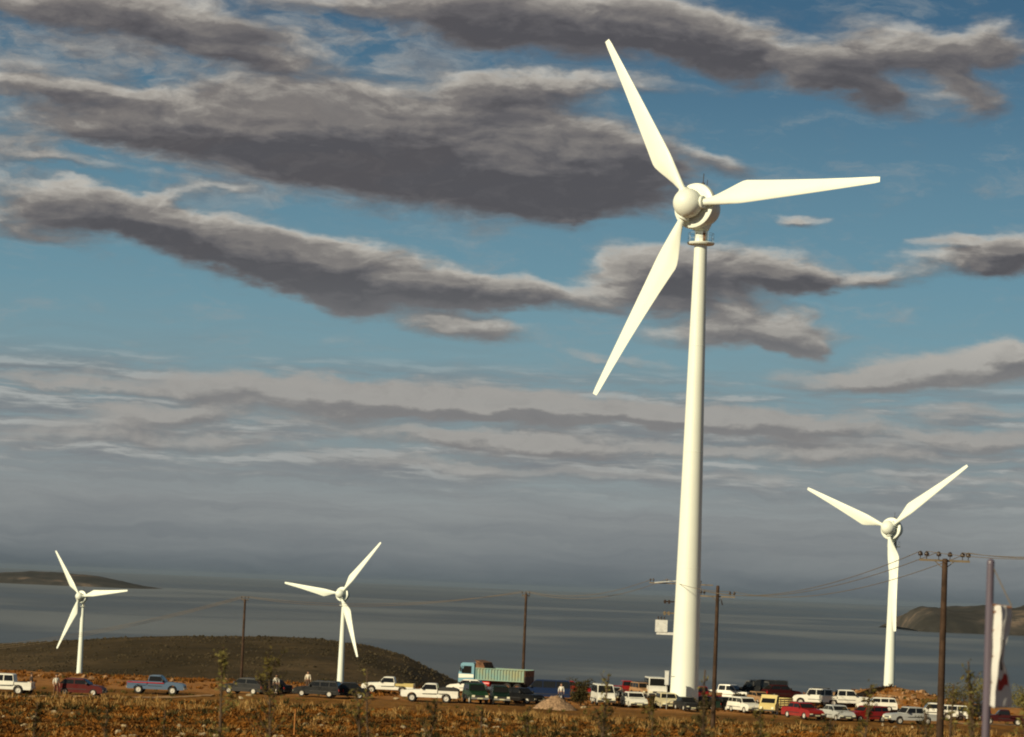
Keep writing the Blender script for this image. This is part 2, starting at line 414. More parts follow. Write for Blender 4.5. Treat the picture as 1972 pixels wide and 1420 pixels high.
xs = np.linspace(-120000, 120000, nseg + 1); ysl = list(np.linspace(1500, 200000, nseg + 1))
b.add([(x, y, SEA) for y in ysl for x in xs], [(i * (nseg + 1) + k, i * (nseg + 1) + k + 1, (i + 1) * (nseg + 1) + k + 1, (i + 1) * (nseg + 1) + k) for i in range(nseg) for k in range(nseg)])
tag(b.build('sea', sm), kind='structure')

# far headlands across the water
im = bpy.data.materials.new('far_land'); im.use_nodes = True; N = NT(im.node_tree); B = N.n['Principled BSDF']
oc = N.new('ShaderNodeTexCoord').outputs['Object']
n1 = N.noise(oc, .0022, 6, .65)
cc = N.ramp(n1, [(.44, (.040, .036, .028)), (.57, (.070, .060, .048)), (.66, (.19, .14, .10))])
N.put(B.inputs['Base Color'], cc); B.inputs['Roughness'].default_value = 1; B.inputs['Specular IOR Level'].default_value = 0
def headland(name, prof, d, depth, seed):
    # prof: skyline as (photo x, photo y); the coast stands at distance d, the ridge behind it
    pts = [at(px, py, d + depth * .45) for px, py in prof]
    xs = np.linspace(pts[0].x, pts[-1].x, 240); zr = np.interp(xs, [p.x for p in pts], [p.z for p in pts])
    ny = 36; vs = []
    for j in range(ny + 1):
        v = j / ny
        for i, (x, z) in enumerate(zip(xs, zr)):
            h = max(0, z - SEA)
            cross = math.sin(math.pi * min(1, v / .9)) ** .7 if v < .9 else 0
            nn = noise.fractal(Vector((x / 900., v * 3.2, seed)), .9, 2.0, 5)
            edge = min(1, h / 30)
            hh = h * cross * (1 + .30 * nn * (1 - abs(v - .45))) * (.96)
            vs.append((x, d + depth * v + 260 * nn * edge, SEA - 6 * (1 - edge) + hh - (8 if v in (0, 1) else 0)))
    n = len(xs)
    fs = [(i * n + k, i * n + k + 1, (i + 1) * n + k + 1, (i + 1) * n + k) for i in range(ny) for k in range(n - 1)]
    me = bpy.data.meshes.new(name); me.from_pydata(vs, [], fs); me.materials.append(im)
    for p in me.polygons: p.use_smooth = True
    o = bpy.data.objects.new(name, me); COL.objects.link(o); tag(o, kind='structure')
    return o
headland('hills', [(-420, 1128), (-200, 1108), (-60, 1106), (20, 1101), (60, 1100), (100, 1104), (140, 1108), (190, 1111), (230, 1119), (270, 1128), (320, 1137)], 31500, 3000, 1.3)
headland('hills', [(1728, 1206), (1738, 1186), (1752, 1170), (1772, 1163), (1800, 1166), (1830, 1173), (1880, 1178), (1920, 1174), (1972, 1170), (2080, 1160), (2300, 1150), (2600, 1190)], 20500, 2400, 5.7)
headland('hills', [(1790, 1185), (1820, 1169), (1850, 1165), (1890, 1162), (1930, 1170), (1990, 1172), (2100, 1180)], 25500, 1800, 9.1)

# ------------------------------------------------------------------ wind turbines
def turbine(hx, hy, d, yaw, phase, label, up=None):
    hub = at(hx, hy, d); tilt = R(5); psi = R(yaw)
    n = Vector((-math.sin(psi) * math.cos(tilt), -math.cos(psi) * math.cos(tilt), math.sin(tilt)))
    a = Vector((math.cos(psi), -math.sin(psi), 0)); Yv = -n; Zv = a.cross(Yv)
    OV = 2.15                                           # overhang of the rotor plane in front of the mast axis
    tc_ = hub - n * OV
    gx, gy = tc_.x, tc_.y
    top = tc_.z - 3.38                                  # platform height
    gz = ground(gx, gy) - .3
    root = empty('wind_turbine', (gx, gy, gz)); tag(root, label, 'wind turbine', 'white three-bladed wind turbines')
    h = top - gz
    k0 = 1.33 / 0.62
    prof = [(0, 1.42), (.25, 1.42), (.26, 1.34)]
    for i in range(13):
        t = i / 12; prof.append((.3 + (h - .3) * t, 1.34 + (0.60 - 1.34) * t))
    MB().lathe(prof, 48).build('tower', M['turbine'], root, True)
    for q_ in (.30, .55, .78):
        rq = 1.34 + (.60 - 1.34) * q_; MB().lathe([(.3 + (h - .3) * q_ - .03, rq + .001), (.3 + (h - .3) * q_ - .02, rq + .013), (.3 + (h - .3) * q_ + .02, rq + .013), (.3 + (h - .3) * q_ + .03, rq + .001)], 48, caps=False).build('section_joint', M['turbine'], root, True)
    MB().lathe([(h + .02, .60), (h + 1.30, .60), (h + 1.36, .72), (h + 2.4, .78)], 32).build('neck', M['turbine'], root, True)
    pl = MB().lathe([(h, .62), (h, 1.22), (h + .14, 1.30), (h + .20, 1.25), (h + .2, .5)], 40).build('platform', M['turbine'], root, True)
    rb = MB()
    for q in (.55, 1.05): rb.lathe([(h + q - .014, 1.20), (h + q, 1.214), (h + q + .014, 1.20), (h + q, 1.186), (h + q - .014, 1.20)], 32, caps=False)
    for k in range(12):
        t = k * math.pi / 6; rb.tube([(1.2 * math.cos(t), 1.2 * math.sin(t), h + .2), (1.2 * math.cos(t), 1.2 * math.sin(t), h + 1.06)], .014, 5)
    rb.build('railing', M['rail'], pl)
    # doorway in the neck, side away from the sun
    MB().box(.14, .36, -.66, -.50, h + .25, h + 1.2).build('hatch', M['rust'], root)
    # nacelle frame
    NM = Matrix.Identity(4)
    for i, vv in enumerate((a, Yv, Zv)): NM[0][i], NM[1][i], NM[2][i] = vv
    NM.translation = hub - Vector((gx, gy, gz))
    def nac(mb, name, mt, ang=40):
        o = mb.build(name, mt, root, True, ang); o.matrix_local = NM; return o
    sp = [(-1.75 + .0, 0)]
    for i in range(1, 15):
        t = i / 14 * R(128); sp.append((-.35 - 1.40 * math.cos(t), 1.38 * math.sin(t)))
    so = nac(MB().lathe(sp + [(.55, .98), (.6, .6)], 48, 'Y'), 'spinner', M['turbine'])
    nac(MB().lathe([(.62, .9), (.58, 1.50), (.55, 1.86), (.66, 2.12), (.92, 2.20), (1.12, 2.17), (1.2, 2.02), (1.2, 1.2)], 56, 'Y'), 'generator_ring', M['turbine'])
    nc = nac(MB().lathe([(1.1, 1.2), (1.22, 1.93), (1.3, 1.98), (1.9, 1.90), (2.6, 1.66), (3.2, 1.36), (3.7, 1.0), (4.0, .6), (4.1, .0)], 48, 'Y'), 'nacelle', M['turbine'])
    # box-like hood under the tail of the nacelle
    hb = MB().lathe([(-2.02, .78), (-1.5, 1.0), (-.9, 1.15)], 28, 'Z', (0, 2.15, 0)); nac(hb, 'yaw_housing', M['turbine'])
    mm = MB().tube([(.1, 1.8, 1.8), (.1, 1.8, 3.3)], .035, 6).tube([(.1, 1.8, 2.2), (.5, 1.9, 2.2), (.5, 1.9, 2.7)], .03, 5)
    mm.tube([(-.25, 1.8, 1.85), (-.25, 1.8, 2.35)], .05, 6).tube([(.1, 1.8, 2.3), (-.3, 1.75, 2.05)], .03, 5).box(.0, .22, 1.7, 1.9, 2.1, 2.42)
    nac(mm, 'wind_sensor_mast', M['dark'])
    for k in range(3):
        ang = R(phase) + k * 2 * math.pi / 3
        Rm = NM @ Matrix.Rotation(ang, 4, Vector((0, -1, 0)))
        cb = MB().lathe([(1.15, .52), (1.2, .60), (1.52, .60), (1.56, .55), (1.56, .30)], 28, 'X')
        co = cb.build('blade_collar', M['turbine'], root, True); co.matrix_local = Rm
        co.parent = so; co.matrix_local = Matrix.Rotation(ang, 4, Vector((0, -1, 0)))
        bo = bpy.data.objects.new('blade', BLADE); COL.objects.link(bo); bo.parent = root; bo.matrix_local = Rm
    return root, hub, gz
# blade: root along +X, trailing edge towards +Z, thickness along Y
def make_blade():
    st_ = [(1.50, .33, -.33, .60, 0), (2.0, .34, -.34, .56, 4), (2.9, .62, -.42, .55, 9), (4.0, 1.05, -.50, .50, 10), (5.0, 1.45, -.55, .46, 10), (5.6, 1.64, -.57, .43, 9),
           (6.0, 1.68, -.57, .40, 9), (6.6, 1.60, -.56, .37, 8), (8.5, 1.36, -.52, .30, 6), (11, 1.08, -.47, .23, 4), (14, .78, -.41, .16, 2), (17, .52, -.34, .10, 1), (19.4, .34, -.28, .06, 0), (20.0, .26, -.22, .03, 0)]
    n = 20; vs = []
    for (x, te, le, th, tw) in st_:
        for k in range(n):
            t = 2 * math.pi * k / n
            round_ = min(1, max(0, (x - 1.6) / 2.5))
            cx = math.cos(t); sx_ = math.sin(t)
            z = (te + le) / 2 + (te - le) / 2 * cx
            taper = 1 - round_ * .75 * max(0, cx)                    # thin trailing edge
            y = th / 2 * sx_ * taper
            w = R(tw); z2 = z * math.cos(w) - y * math.sin(w); y2 = z * math.sin(w) + y * math.cos(w)
            vs.append((x, -y2 * .9 if False else y2, z2))
    m = len(st_)
    fs = [(i * n + k, i * n + (k + 1) % n, (i + 1) * n + (k + 1) % n, (i + 1) * n + k) for i in range(m - 1) for k in range(n)]
    fs += [tuple(range(n))[::-1], tuple(range((m - 1) * n, m * n))]
    o = MB().add(vs, fs).build('blade', M['turbine'], None, True, 60)
    me = o.data; bpy.data.objects.remove(o); return me
BLADE = make_blade()
big, hub, gz = turbine(1328.5, 393, 264, 36.4, 3.7, 'largest and nearest white wind turbine, towering over the parked vehicles')
turbine(153.7, 1149, 1005, 27, 8.1, 'smallest distant white wind turbine, above the dark red hatchback')
turbine(656, 1144, 857, 27, 52.4, 'distant white wind turbine standing in front of the dark headland, left of the dump truck')
turbine(1712, 1017.5, 551, 35.5, 38.1, 'mid-distance white wind turbine between the headland and the spoil heap, beside the utility pole')

# ------------------------------------------------------------------ vehicles
PAINTS = {}
def paint(name, col, dust=.12):
    if name not in PAINTS: dk = max(col) < .15; PAINTS[name] = mat('paint_' + name, col, .34, coat=0 if dk else .2, var=.06, scale=1.2, dust=.03 if dk else dust, spec=.15 if dk else .35)
    return PAINTS[name]
PC = dict(white=(.82, .80, .70), cream=(.66, .58, .36), silver=(.48, .49, .46), darkred=(.085, .008, .006), red=(.28, .013, .008),
          blue=(.085, .135, .21), deepblue=(.010, .022, .065), black=(.006, .006, .006), charcoal=(.018, .018, .018), darkgreen=(.006, .018, .010), green=(.012, .04, .016),
          grey=(.28, .29, .27), tan=(.38, .22, .10), maroon=(.045, .008, .008), yellow=(.62, .50, .20), teal=(.16, .34, .33))
def arch(cx, r, zb, n=7):                       # arch points from front (+x) to rear (-x)
    out = []
    a0 = math.asin(max(-1, min(1, (zb - .02) / r * 0)))
    for i in range(n + 1):
        t = math.pi * i / n; out.append((cx + r * math.cos(t), zb + (r - .02) * math.sin(t)))
    return out
def wheel(parent, x, y, r, w, rimm=None):
    s = 1 if y > 0 else -1
    t = MB().lathe([(-w / 2, r * .62), (-w / 2, r * .93), (-w / 2 + .03, r), (w / 2 - .03, r), (w / 2, r * .93), (w / 2, r * .62), (-w / 2, r * .62)], 20, 'Y', (x, y, r), False).build('wheel', M['tyre'], parent, True)
    MB().lathe([(s * w * .30, r * .62), (s * w * .46, r * .58), (s * w * .36, r * .3), (s * w * .48, r * .2), (s * w * .5, 0)], 16, 'Y', (x, y, r)).build('rim', rimm or M['rim'], t, True)
KINDS = {
 # L, W, ground clearance, bonnet z, shoulder z, roof z, axle f, axle r, wheel r, windscreen base x, roof front x, roof rear x, rear glass base x, windows rows
 'hatch':  dict(L=3.9, W=1.62, zb=.24, zn=.66, zh=.84, zs=.90, zr=1.38, af=1.18, ar=-1.22, r=.30, wb=.85, rf=.25, rr=-1.25, rb=-1.75, split=(-.45,)),
 'sedan':  dict(L=4.4, W=1.70, zb=.24, zn=.66, zh=.86, zs=.92, zr=1.40, af=1.38, ar=-1.25, r=.31, wb=.85, rf=.25, rr=-1.0, rb=-1.50, split=(-.40,)),
 'estate': dict(L=4.3, W=1.68, zb=.26, zn=.72, zh=.90, zs=.95, zr=1.46, af=1.32, ar=-1.25, r=.31, wb=.85, rf=.35, rr=-1.85, rb=-2.05, split=(-.35, -1.2)),
 'suv':    dict(L=4.2, W=1.72, zb=.42, zn=.95, zh=1.10, zs=1.14, zr=1.80, af=1.30, ar=-1.25, r=.38, wb=.80, rf=.45, rr=-1.90, rb=-2.02, split=(-.30, -1.15)),
 'van':    dict(L=4.6, W=1.75, zb=.32, zn=.85, zh=1.10, zs=1.15, zr=1.92, af=1.45, ar=-1.35, r=.33, wb=1.75, rf=1.05, rr=-2.15, rb=-2.25, split=(.35, -.9)),
 'pickup': dict(L=4.9, W=1.68, zb=.42, zn=.88, zh=1.02, zs=1.06, zr=1.62, af=1.50, ar=-1.45, r=.36, wb=.85, rf=.38, rr=-.55, rb=-.68, split=()),
 'crew':   dict(L=5.0, W=1.70, zb=.42, zn=.88, zh=1.02, zs=1.06, zr=1.66, af=1.55, ar=-1.45, r=.36, wb=.95, rf=.50, rr=-.95, rb=-1.05, split=(-.2,)),
}
def vehicle(kind, colour, px, py, deg, label, cat='car', group=None, s=1.0, bedload=None, bedcol=None, name=None, pos=None, lamps=True, z=0):
    K = KINDS[kind]; p = pos or ground_hit(px, py)
    p = Vector((p.x, p.y, ground(p.x, p.y) + .02 + z))
    nm = name or {'pickup': 'pickup_truck', 'crew': 'pickup_truck', 'suv': 'off_road_vehicle', 'van': 'minivan'}.get(kind, 'parked_car')
    root = empty(nm, p, R(deg)); root.scale = (s, s, s)
    tag(root, label, cat, group or 'vehicles parked on the field')
    L, W, zb, zs = K['L'] / 2, K['W'] / 2, K['zb'], K['zs']; r = K['r'] * 1.16
    pt = paint(colour, PC[colour]); pick = kind in ('pickup', 'crew')
    zw = zb
    out = [(L - .06, zb)] + arch(K['af'], r, zw) + arch(K['ar'], r, zw) + [(-L + .05, zb), (-L, zb + .15)]
    ins = [0] * len(out)
    if pick:
        out += [(-L, zs - .34), (K['rb'] + .02, zs - .34), (K['rb'] + .02, zs)]; ins += [.0, .0, .06]
    else:
        out += [(-L, zs - .18), (-L + .08, zs), (K['rb'], zs + .02)]; ins += [.04, .07, .06]
    out += [(K['wb'], zs), (L - .35, K['zh'] - .03), (L - .06, K['zn']), (L, K['zn'] - .12), (L, zb + .12)]; ins += [.06, .09, .09, .06, .02]
    body = MB().prism(out, -W, W, ins).build('body', pt, root, True, 25)
    # cabin: roof with pillars, leaving the glazing as its own parts
    ti = .17
    cab_out = [(K['wb'], zs - .03), (K['rf'], K['zr'] - .03), (K['rf'] - .18, K['zr']), (K['rr'] + .15, K['zr']), (K['rr'], K['zr'] - .04), (K['rb'], zs - .03)]
    ci = [.07, ti - .02, ti + .03, ti + .03, ti - .02, .07]
    MB().prism(cab_out, -W, W, ci).build('cabin', pt, root, True, 25)
    def side(xa, xb, sgn):
        # a window on the slanted cabin side between xa (front) and xb (rear)
        def lim(x, z):
            t = (z - zs) / (K['zr'] - zs)
            f_ = K['wb'] + (K['rf'] - K['wb']) * t - .07; b_ = K['rb'] + (K['rr'] - K['rb']) * t + .07
            return max(b_, min(f_, x))
        z0, z1 = zs + .04, K['zr'] - .10
        def yy(z): return (W - (.07 + (ti - .09) * (z - zs) / (K['zr'] - zs)) + .006) * sgn
        q = [(lim(xa, z0), yy(z0), z0), (lim(xa, z1), yy(z1), z1), (lim(xb, z1), yy(z1), z1), (lim(xb, z0), yy(z0), z0)]
        MB().add(q + [(a_, b_ - .02 * sgn, c_) for a_, b_, c_ in q], [(0, 1, 2, 3), (4, 7, 6, 5), (0, 4, 5, 1), (1, 5, 6, 2), (2, 6, 7, 3), (3, 7, 4, 0)]).build('side_window', M['glass'], root)
    edges = [K['wb'] + 1] + list(K['split']) + [K['rb'] - 1]
    for sgn in (-1, 1):
        for i in range(len(edges) - 1): side(edges[i] - .04, edges[i + 1] + .04, sgn)
    def pane(xa, xb, nm_, off):                 # xa at base, xb at roof
        z0, z1 = zs + .05, K['zr'] - .09
        t0, t1 = (z0 - zs) / (K['zr'] - zs), (z1 - zs) / (K['zr'] - zs)
        a_, b_ = xa + (xb - xa) * t0 + off, xa + (xb - xa) * t1 + off
        w0, w1 = W - .15, W - .24
        MB().add([(a_, -w0, z0), (a_, w0, z0), (b_, w1, z1), (b_, -w1, z1), (a_ - off * 2, -w0, z0), (a_ - off * 2, w0, z0), (b_ - off * 2, w1, z1), (b_ - off * 2, -w1, z1)],
                 [(0, 1, 2, 3), (4, 7, 6, 5), (0, 4, 5, 1), (1, 5, 6, 2), (2, 6, 7, 3), (3, 7, 4, 0)]).build(nm_, M['glass'], root)
    pane(K['wb'], K['rf'], 'windscreen', .015); pane(K['rb'], K['rr'], 'rear_window', -.015)
    for x in (K['af'], K['ar']):
        for y in (-W + .10, W - .10): wheel(root, x, y, K['r'], .19)
    MB().box(L - .05, L + .08, -W + .04, W - .04, zb + .05, zb + .20).build('bumper', M['chrome'] if pick or kind == 'suv' else M['trim'], root)
    MB().box(-L - .08, -L + .05, -W + .04, W - .04, zb + .05, zb + .20).build('bumper', M['chrome'] if pick or kind == 'suv' else M['trim'], root)
    MB().box(L - .03, L + .015, -W + .42, W - .42, zb + .24, K['zn'] - .14).build('grille', M['trim'], root)
    MB().box(L + .075, L + .095, -.25, .25, zb + .07, zb + .18).build('licence_plate', M['plate'], root)
    for sgn in (-1, 1):
        MB().box(L - .03, L + .03, sgn * (W - .24) - .14, sgn * (W - .24) + .14, K['zn'] - .30, K['zn'] - .12).build('headlight', M['lamp'], root)
        MB().box(-L - .02, -L + .03, sgn * (W - .12) - .09, sgn * (W - .12) + .09, zb + .28, zb + .50).build('tail_light', M['tail'], root)
        MB().box(K['wb'] - .32, K['wb'] - .16, sgn * (W + .06) - .08, sgn * (W + .06) + .08, zs + .05, zs + .2).build('mirror', M['trim'], root)
        MB().box(K['rb'] + .1 if not pick else K['rb'] + .05, K['wb'] - .25, sgn * (W + .004) - .008, sgn * (W + .004) + .008, zb + .26, zb + .31).build('side_trim', M['trim'], root)
    if pick:
        x0, x1 = -L, K['rb'] - .06; f0, f1 = zs - .34, zs - .04
        bc = paint(bedcol, PC[bedcol]) if bedcol else pt
        bd = MB().box(x0, x1, -W, -W + .06, f0 + .003, f1).box(x0, x1, W - .06, W, f0 + .003, f1).box(x0, x0 + .06, -W + .06, W - .06, f0 + .003, f1).box(x1 - .06, x1, -W + .06, W - .06, f0 + .003, f1)
        bd.build('cargo_bed', bc, root)
        if bedload == 'cover': MB().prism([(x0, f1 + .003), (x1, f1 + .003), (x1, f1 + .22), (x1 - .3, f1 + .30), (x0 + .3, f1 + .26), (x0, f1 + .12)], -W + .03, W - .03).build('bed_cover', M['trim'], root)
        if bedload == 'canopy': MB().prism([(x0, f1 + .003), (x1, f1 + .003), (x1, f1 + .52), (x0 + .1, f1 + .52)], -W + .03, W - .03).build('canopy', M['trim'], root)
        if bedload == 'bar': MB().tube([(x1 + .1, -W + .1, f1), (x1 + .1, -W + .15, f1 + .6), (x1 + .1, W - .15, f1 + .6), (x1 + .1, W - .1, f1)], .04, 8).build('roll_bar', M['chrome'], root)
    if kind == 'suv':
        rk = MB()
        for sgn in (-1, 1): rk.tube([(K['rf'] - .3, sgn * (W - .28), K['zr'] + .07), (K['rr'] + .2, sgn * (W - .28), K['zr'] + .07)], .02, 6)
        for x in (K['rf'] - .5, -.6, K['rr'] + .4): rk.tube([(x, -W + .28, K['zr'] + .07), (x, W - .28, K['zr'] + .07)], .018, 6).box(x - .03, x + .03, -W + .26, -W + .32, K['zr'] - .01, K['zr'] + .06).box(x - .03, x + .03, W - .32, W - .26, K['zr'] - .01, K['zr'] + .06)
        rk.build('roof_rack', M['trim'], root)
    return root

V = vehicle; PK = 'pickup'; 
V('crew', 'white', 4, 1337, 178, 'white pickup truck with an open bed, cut off by the left edge of the photo', 'pickup')
V('hatch', 'darkred', 156, 1341, -6, 'dark red hatchback with pale wheel trims under the smallest turbine', 'car')
V('pickup', 'blue', 301, 1337, -3, 'light blue single-cab pickup with a red reflection painted along its side', 'pickup')
V('hatch', 'charcoal', 472, 1337, 155, 'rounded charcoal hatchback under the leftmost utility pole', 'car', s=1.05)
V('sedan', 'black', 520, 1335, 150, 'low black car just right of the rounded charcoal hatchback', 'car', s=.9)
V('estate', 'black', 612, 1344, 168, 'low black estate car left of the dark saloon with the pale green glint', 'estate car', s=.98)
V('sedan', 'charcoal', 664, 1345, 185, 'dark saloon with a pale green glint, left of the white pickup with the yellow bed', 'car')
V('pickup', 'white', 747, 1337, 176, 'white single-cab pickup with a yellow bed, left of the dump truck', 'pickup', bedcol='yellow')
V('pickup', 'white', 828, 1352, 176, 'cream white pickup with a dark cover on its bed, in front of the dump truck', 'pickup', bedload='cover', s=1.04)
V('hatch', 'white', 898, 1335, 170, 'white car mostly hidden behind the dark green off-road vehicle', 'car')
V('suv', 'green', 915, 1355, -78, 'dark green off-road vehicle with yellow headlights facing the camera', 'off-road car', s=.98)
V('suv', 'darkgreen', 962, 1357, -84, 'blackish green off-road vehicle with yellow licence plate, facing the camera', 'off-road car', s=.9)
V('sedan', 'black', 1003, 1355, -40, 'black low car in front of the blue van', 'car')
V('van', 'deepblue', 1052, 1347, 176, 'blue van with rounded nose behind the sandy gravel heap', 'van', s=1.0)
V('pickup', 'red', 1096, 1334, 5, 'bright red pickup partly hidden behind the blue van', 'pickup', s=.9)
V('hatch', 'red', 1046, 1322, 5, 'small red car whose roof shows above the blue van', 'car', s=.9)
V('van', 'white', 1161, 1360, -84, 'white van facing the camera, right of the round dark bush', 'van', s=1.0)
V('pickup', 'red', 1207, 1342, 8, 'dull red pickup behind the low white car, left of the white minibus', 'pickup')
V('suv', 'tan', 1236, 1336, -70, 'tan off-road vehicle left of the white minibus', 'off-road car', s=.85)
V('van', 'white', 1261, 1344, -86, 'white minibus with a wide dark windscreen, left of the big turbine tower', 'minibus', s=1.15)
V('sedan', 'white', 1221, 1363, -80, 'low white car facing the camera, in front of the dull red pickup', 'car', s=1.0)
V('estate', 'cream', 1284, 1365, -84, 'cream estate car facing the camera at the foot of the big turbine tower', 'estate car')
V('pickup', 'red', 1346, 1351, -155, 'red pickup with a brown bed, right of the foot of the big turbine tower', 'pickup', bedcol='tan', s=.95)
V('hatch', 'white', 1366, 1337, 10, 'small white car behind the red pickup at the tower foot', 'car', s=.8)
V('sedan', 'darkgreen', 1350, 1366, 172, 'very dark green saloon in front of the red pickup at the tower foot', 'car', s=.85)
V('crew', 'white', 1405, 1352, -25, 'white double-cab pickup just right of the thin utility pole', 'pickup')
V('suv', 'black', 1448, 1347, 160, 'black off-road vehicle behind the boxy white estate', 'off-road car')
V('van', 'charcoal', 1478, 1345, 170, 'charcoal van behind the pale yellow light truck', 'van', s=.9)
V('estate', 'white', 1434, 1374, -66, 'boxy white estate car with its shaded side to the right', 'estate car', s=.95)
V('hatch', 'maroon', 1505, 1348, 20, 'maroon small car right behind the pale yellow light truck', 'car')
V('suv', 'white', 1566, 1361, 172, 'white off-road vehicle behind the bright red saloon', 'off-road car', s=.95)
V('sedan', 'red', 1546, 1386, -62, 'bright red saloon with two round headlights facing the camera', 'car')
V('crew', 'white', 1630, 1363, 4, 'brilliant white double-cab pickup on the rubble bank side, right of the white off-road vehicle', 'pickup', s=1.02)
V('sedan', 'silver', 1612, 1388, -70, 'grey saloon facing the camera between the two red cars', 'car', s=.95)
V('estate', 'white', 1688, 1371, 178, 'white car whose roof shows behind the dark red estate', 'car', s=.9)
V('estate', 'red', 1668, 1390, -150, 'dark red estate behind the silver double-cab pickup', 'estate car', s=.95)
V('crew', 'silver', 1752, 1396, -158, 'silver double-cab pickup nearest the camera, left of the thick utility pole', 'pickup', s=.92)
V('pickup', 'white', 1795, 1386, 176, 'white single-cab pickup partly hidden by the thick utility pole', 'pickup', s=.95)
V('van', 'white', 1829, 1387, 172, 'small white van just right of the thick utility pole', 'van', s=.72)
V('hatch', 'black', 1876, 1380, 172, 'small dark car between the thick utility pole and the banner pole', 'car', s=.8)
V('pickup', 'maroon', 1932, 1397, 175, 'dark maroon pickup under the hanging banner', 'pickup', s=.85)

V('hatch', 'black', 1398, 1368, -60, 'black hatchback between the thin utility pole and the boxy white estate', 'car', s=.9)
V('pickup', 'darkred', 1290, 1340, 170, 'dark red pickup crossing behind the cream estate car, left of the tower foot', 'pickup', s=.9)
V('hatch', 'tan', 1462, 1357, -70, 'tan hatchback squeezed between the boxy white estate and the pale yellow light truck', 'car', s=.85)
V('sedan', 'charcoal', 1322, 1370, -75, 'charcoal saloon between the cream estate car and the very dark green saloon', 'car', s=.85)
V('hatch', 'grey', 1184, 1349, -80, 'grey hatchback tucked right behind the white van facing the camera', 'car', s=.9)

# small pale yellow truck with slatted sides
def slat_truck():
    p = ground_hit(1492, 1377); root = empty('light_truck', p, R(-118)); tag(root, 'pale yellow light truck with slatted cargo sides, left of the bright red saloon', 'truck', 'vehicles parked on the field')
    py_ = paint('yellow', PC['yellow'])
    MB().prism([(1.9, .4), (1.0, .4), (1.0, 1.85), (1.35, 1.85), (1.72, 1.1), (1.9, .95)], -.78, .78).build('cab', py_, root)
    MB().add([(1.37, -.62, 1.78), (1.37, .62, 1.78), (1.73, .66, 1.13), (1.73, -.66, 1.13), (1.33, -.62, 1.78), (1.33, .62, 1.78), (1.69, .66, 1.13), (1.69, -.66, 1.13)], [(0, 1, 2, 3), (4, 7, 6, 5), (0, 4, 5, 1), (1, 5, 6, 2), (2, 6, 7, 3), (3, 7, 4, 0)]).build('windscreen', M['glass'], root)
    for s in (-1, 1): MB().box(1.1, 1.45, s * .785 - .008, s * .785 + .008, 1.15, 1.7).build('side_window', M['glass'], root)
    MB().box(-2.0, .95, -.3, .3, .42, .62).build('chassis', M['trim'], root)
    b = MB().box(-2.1, .92, -.85, .85, .63, .72)
    for s in (-1, 1):
        for zz in (.8, 1.0, 1.2, 1.4): b.box(-2.1, .92, s * .84 - .015, s * .84 + .015, zz, zz + .13)
        for xx in (-2.05, -1.1, -.1, .85): b.box(xx - .04, xx + .04, s * .87 - .015, s * .87 + .015, .72, 1.58)
    for zz in (.8, 1.0, 1.2, 1.4): b.box(-2.1, -2.07, -.82, .82, zz, zz + .13)
    b.build('cargo_bed', py_, root)
    for x in (1.3, -1.3):
        for y in (-.68, .68): wheel(root, x, y, .34, .18)
    for s in (-1, 1): MB().box(1.88, 1.94, s * .55 - .1, s * .55 + .1, .6, .78).build('headlight', M['lamp'], root)
    MB().box(1.88, 1.98, -.75, .75, .42, .54).build('bumper', M['trim'], root)
slat_truck()

# red reflection on the blue pickup's side, painted as a thin strip
for o in list(COL.objects):
    if o.name.startswith('pickup_truck') and 'light blue' in o.get('label', ''):
        MB().box(-2.40, .75, -.862, -.848, .93, 1.0).build('painted_reflection', M['tail'], o)

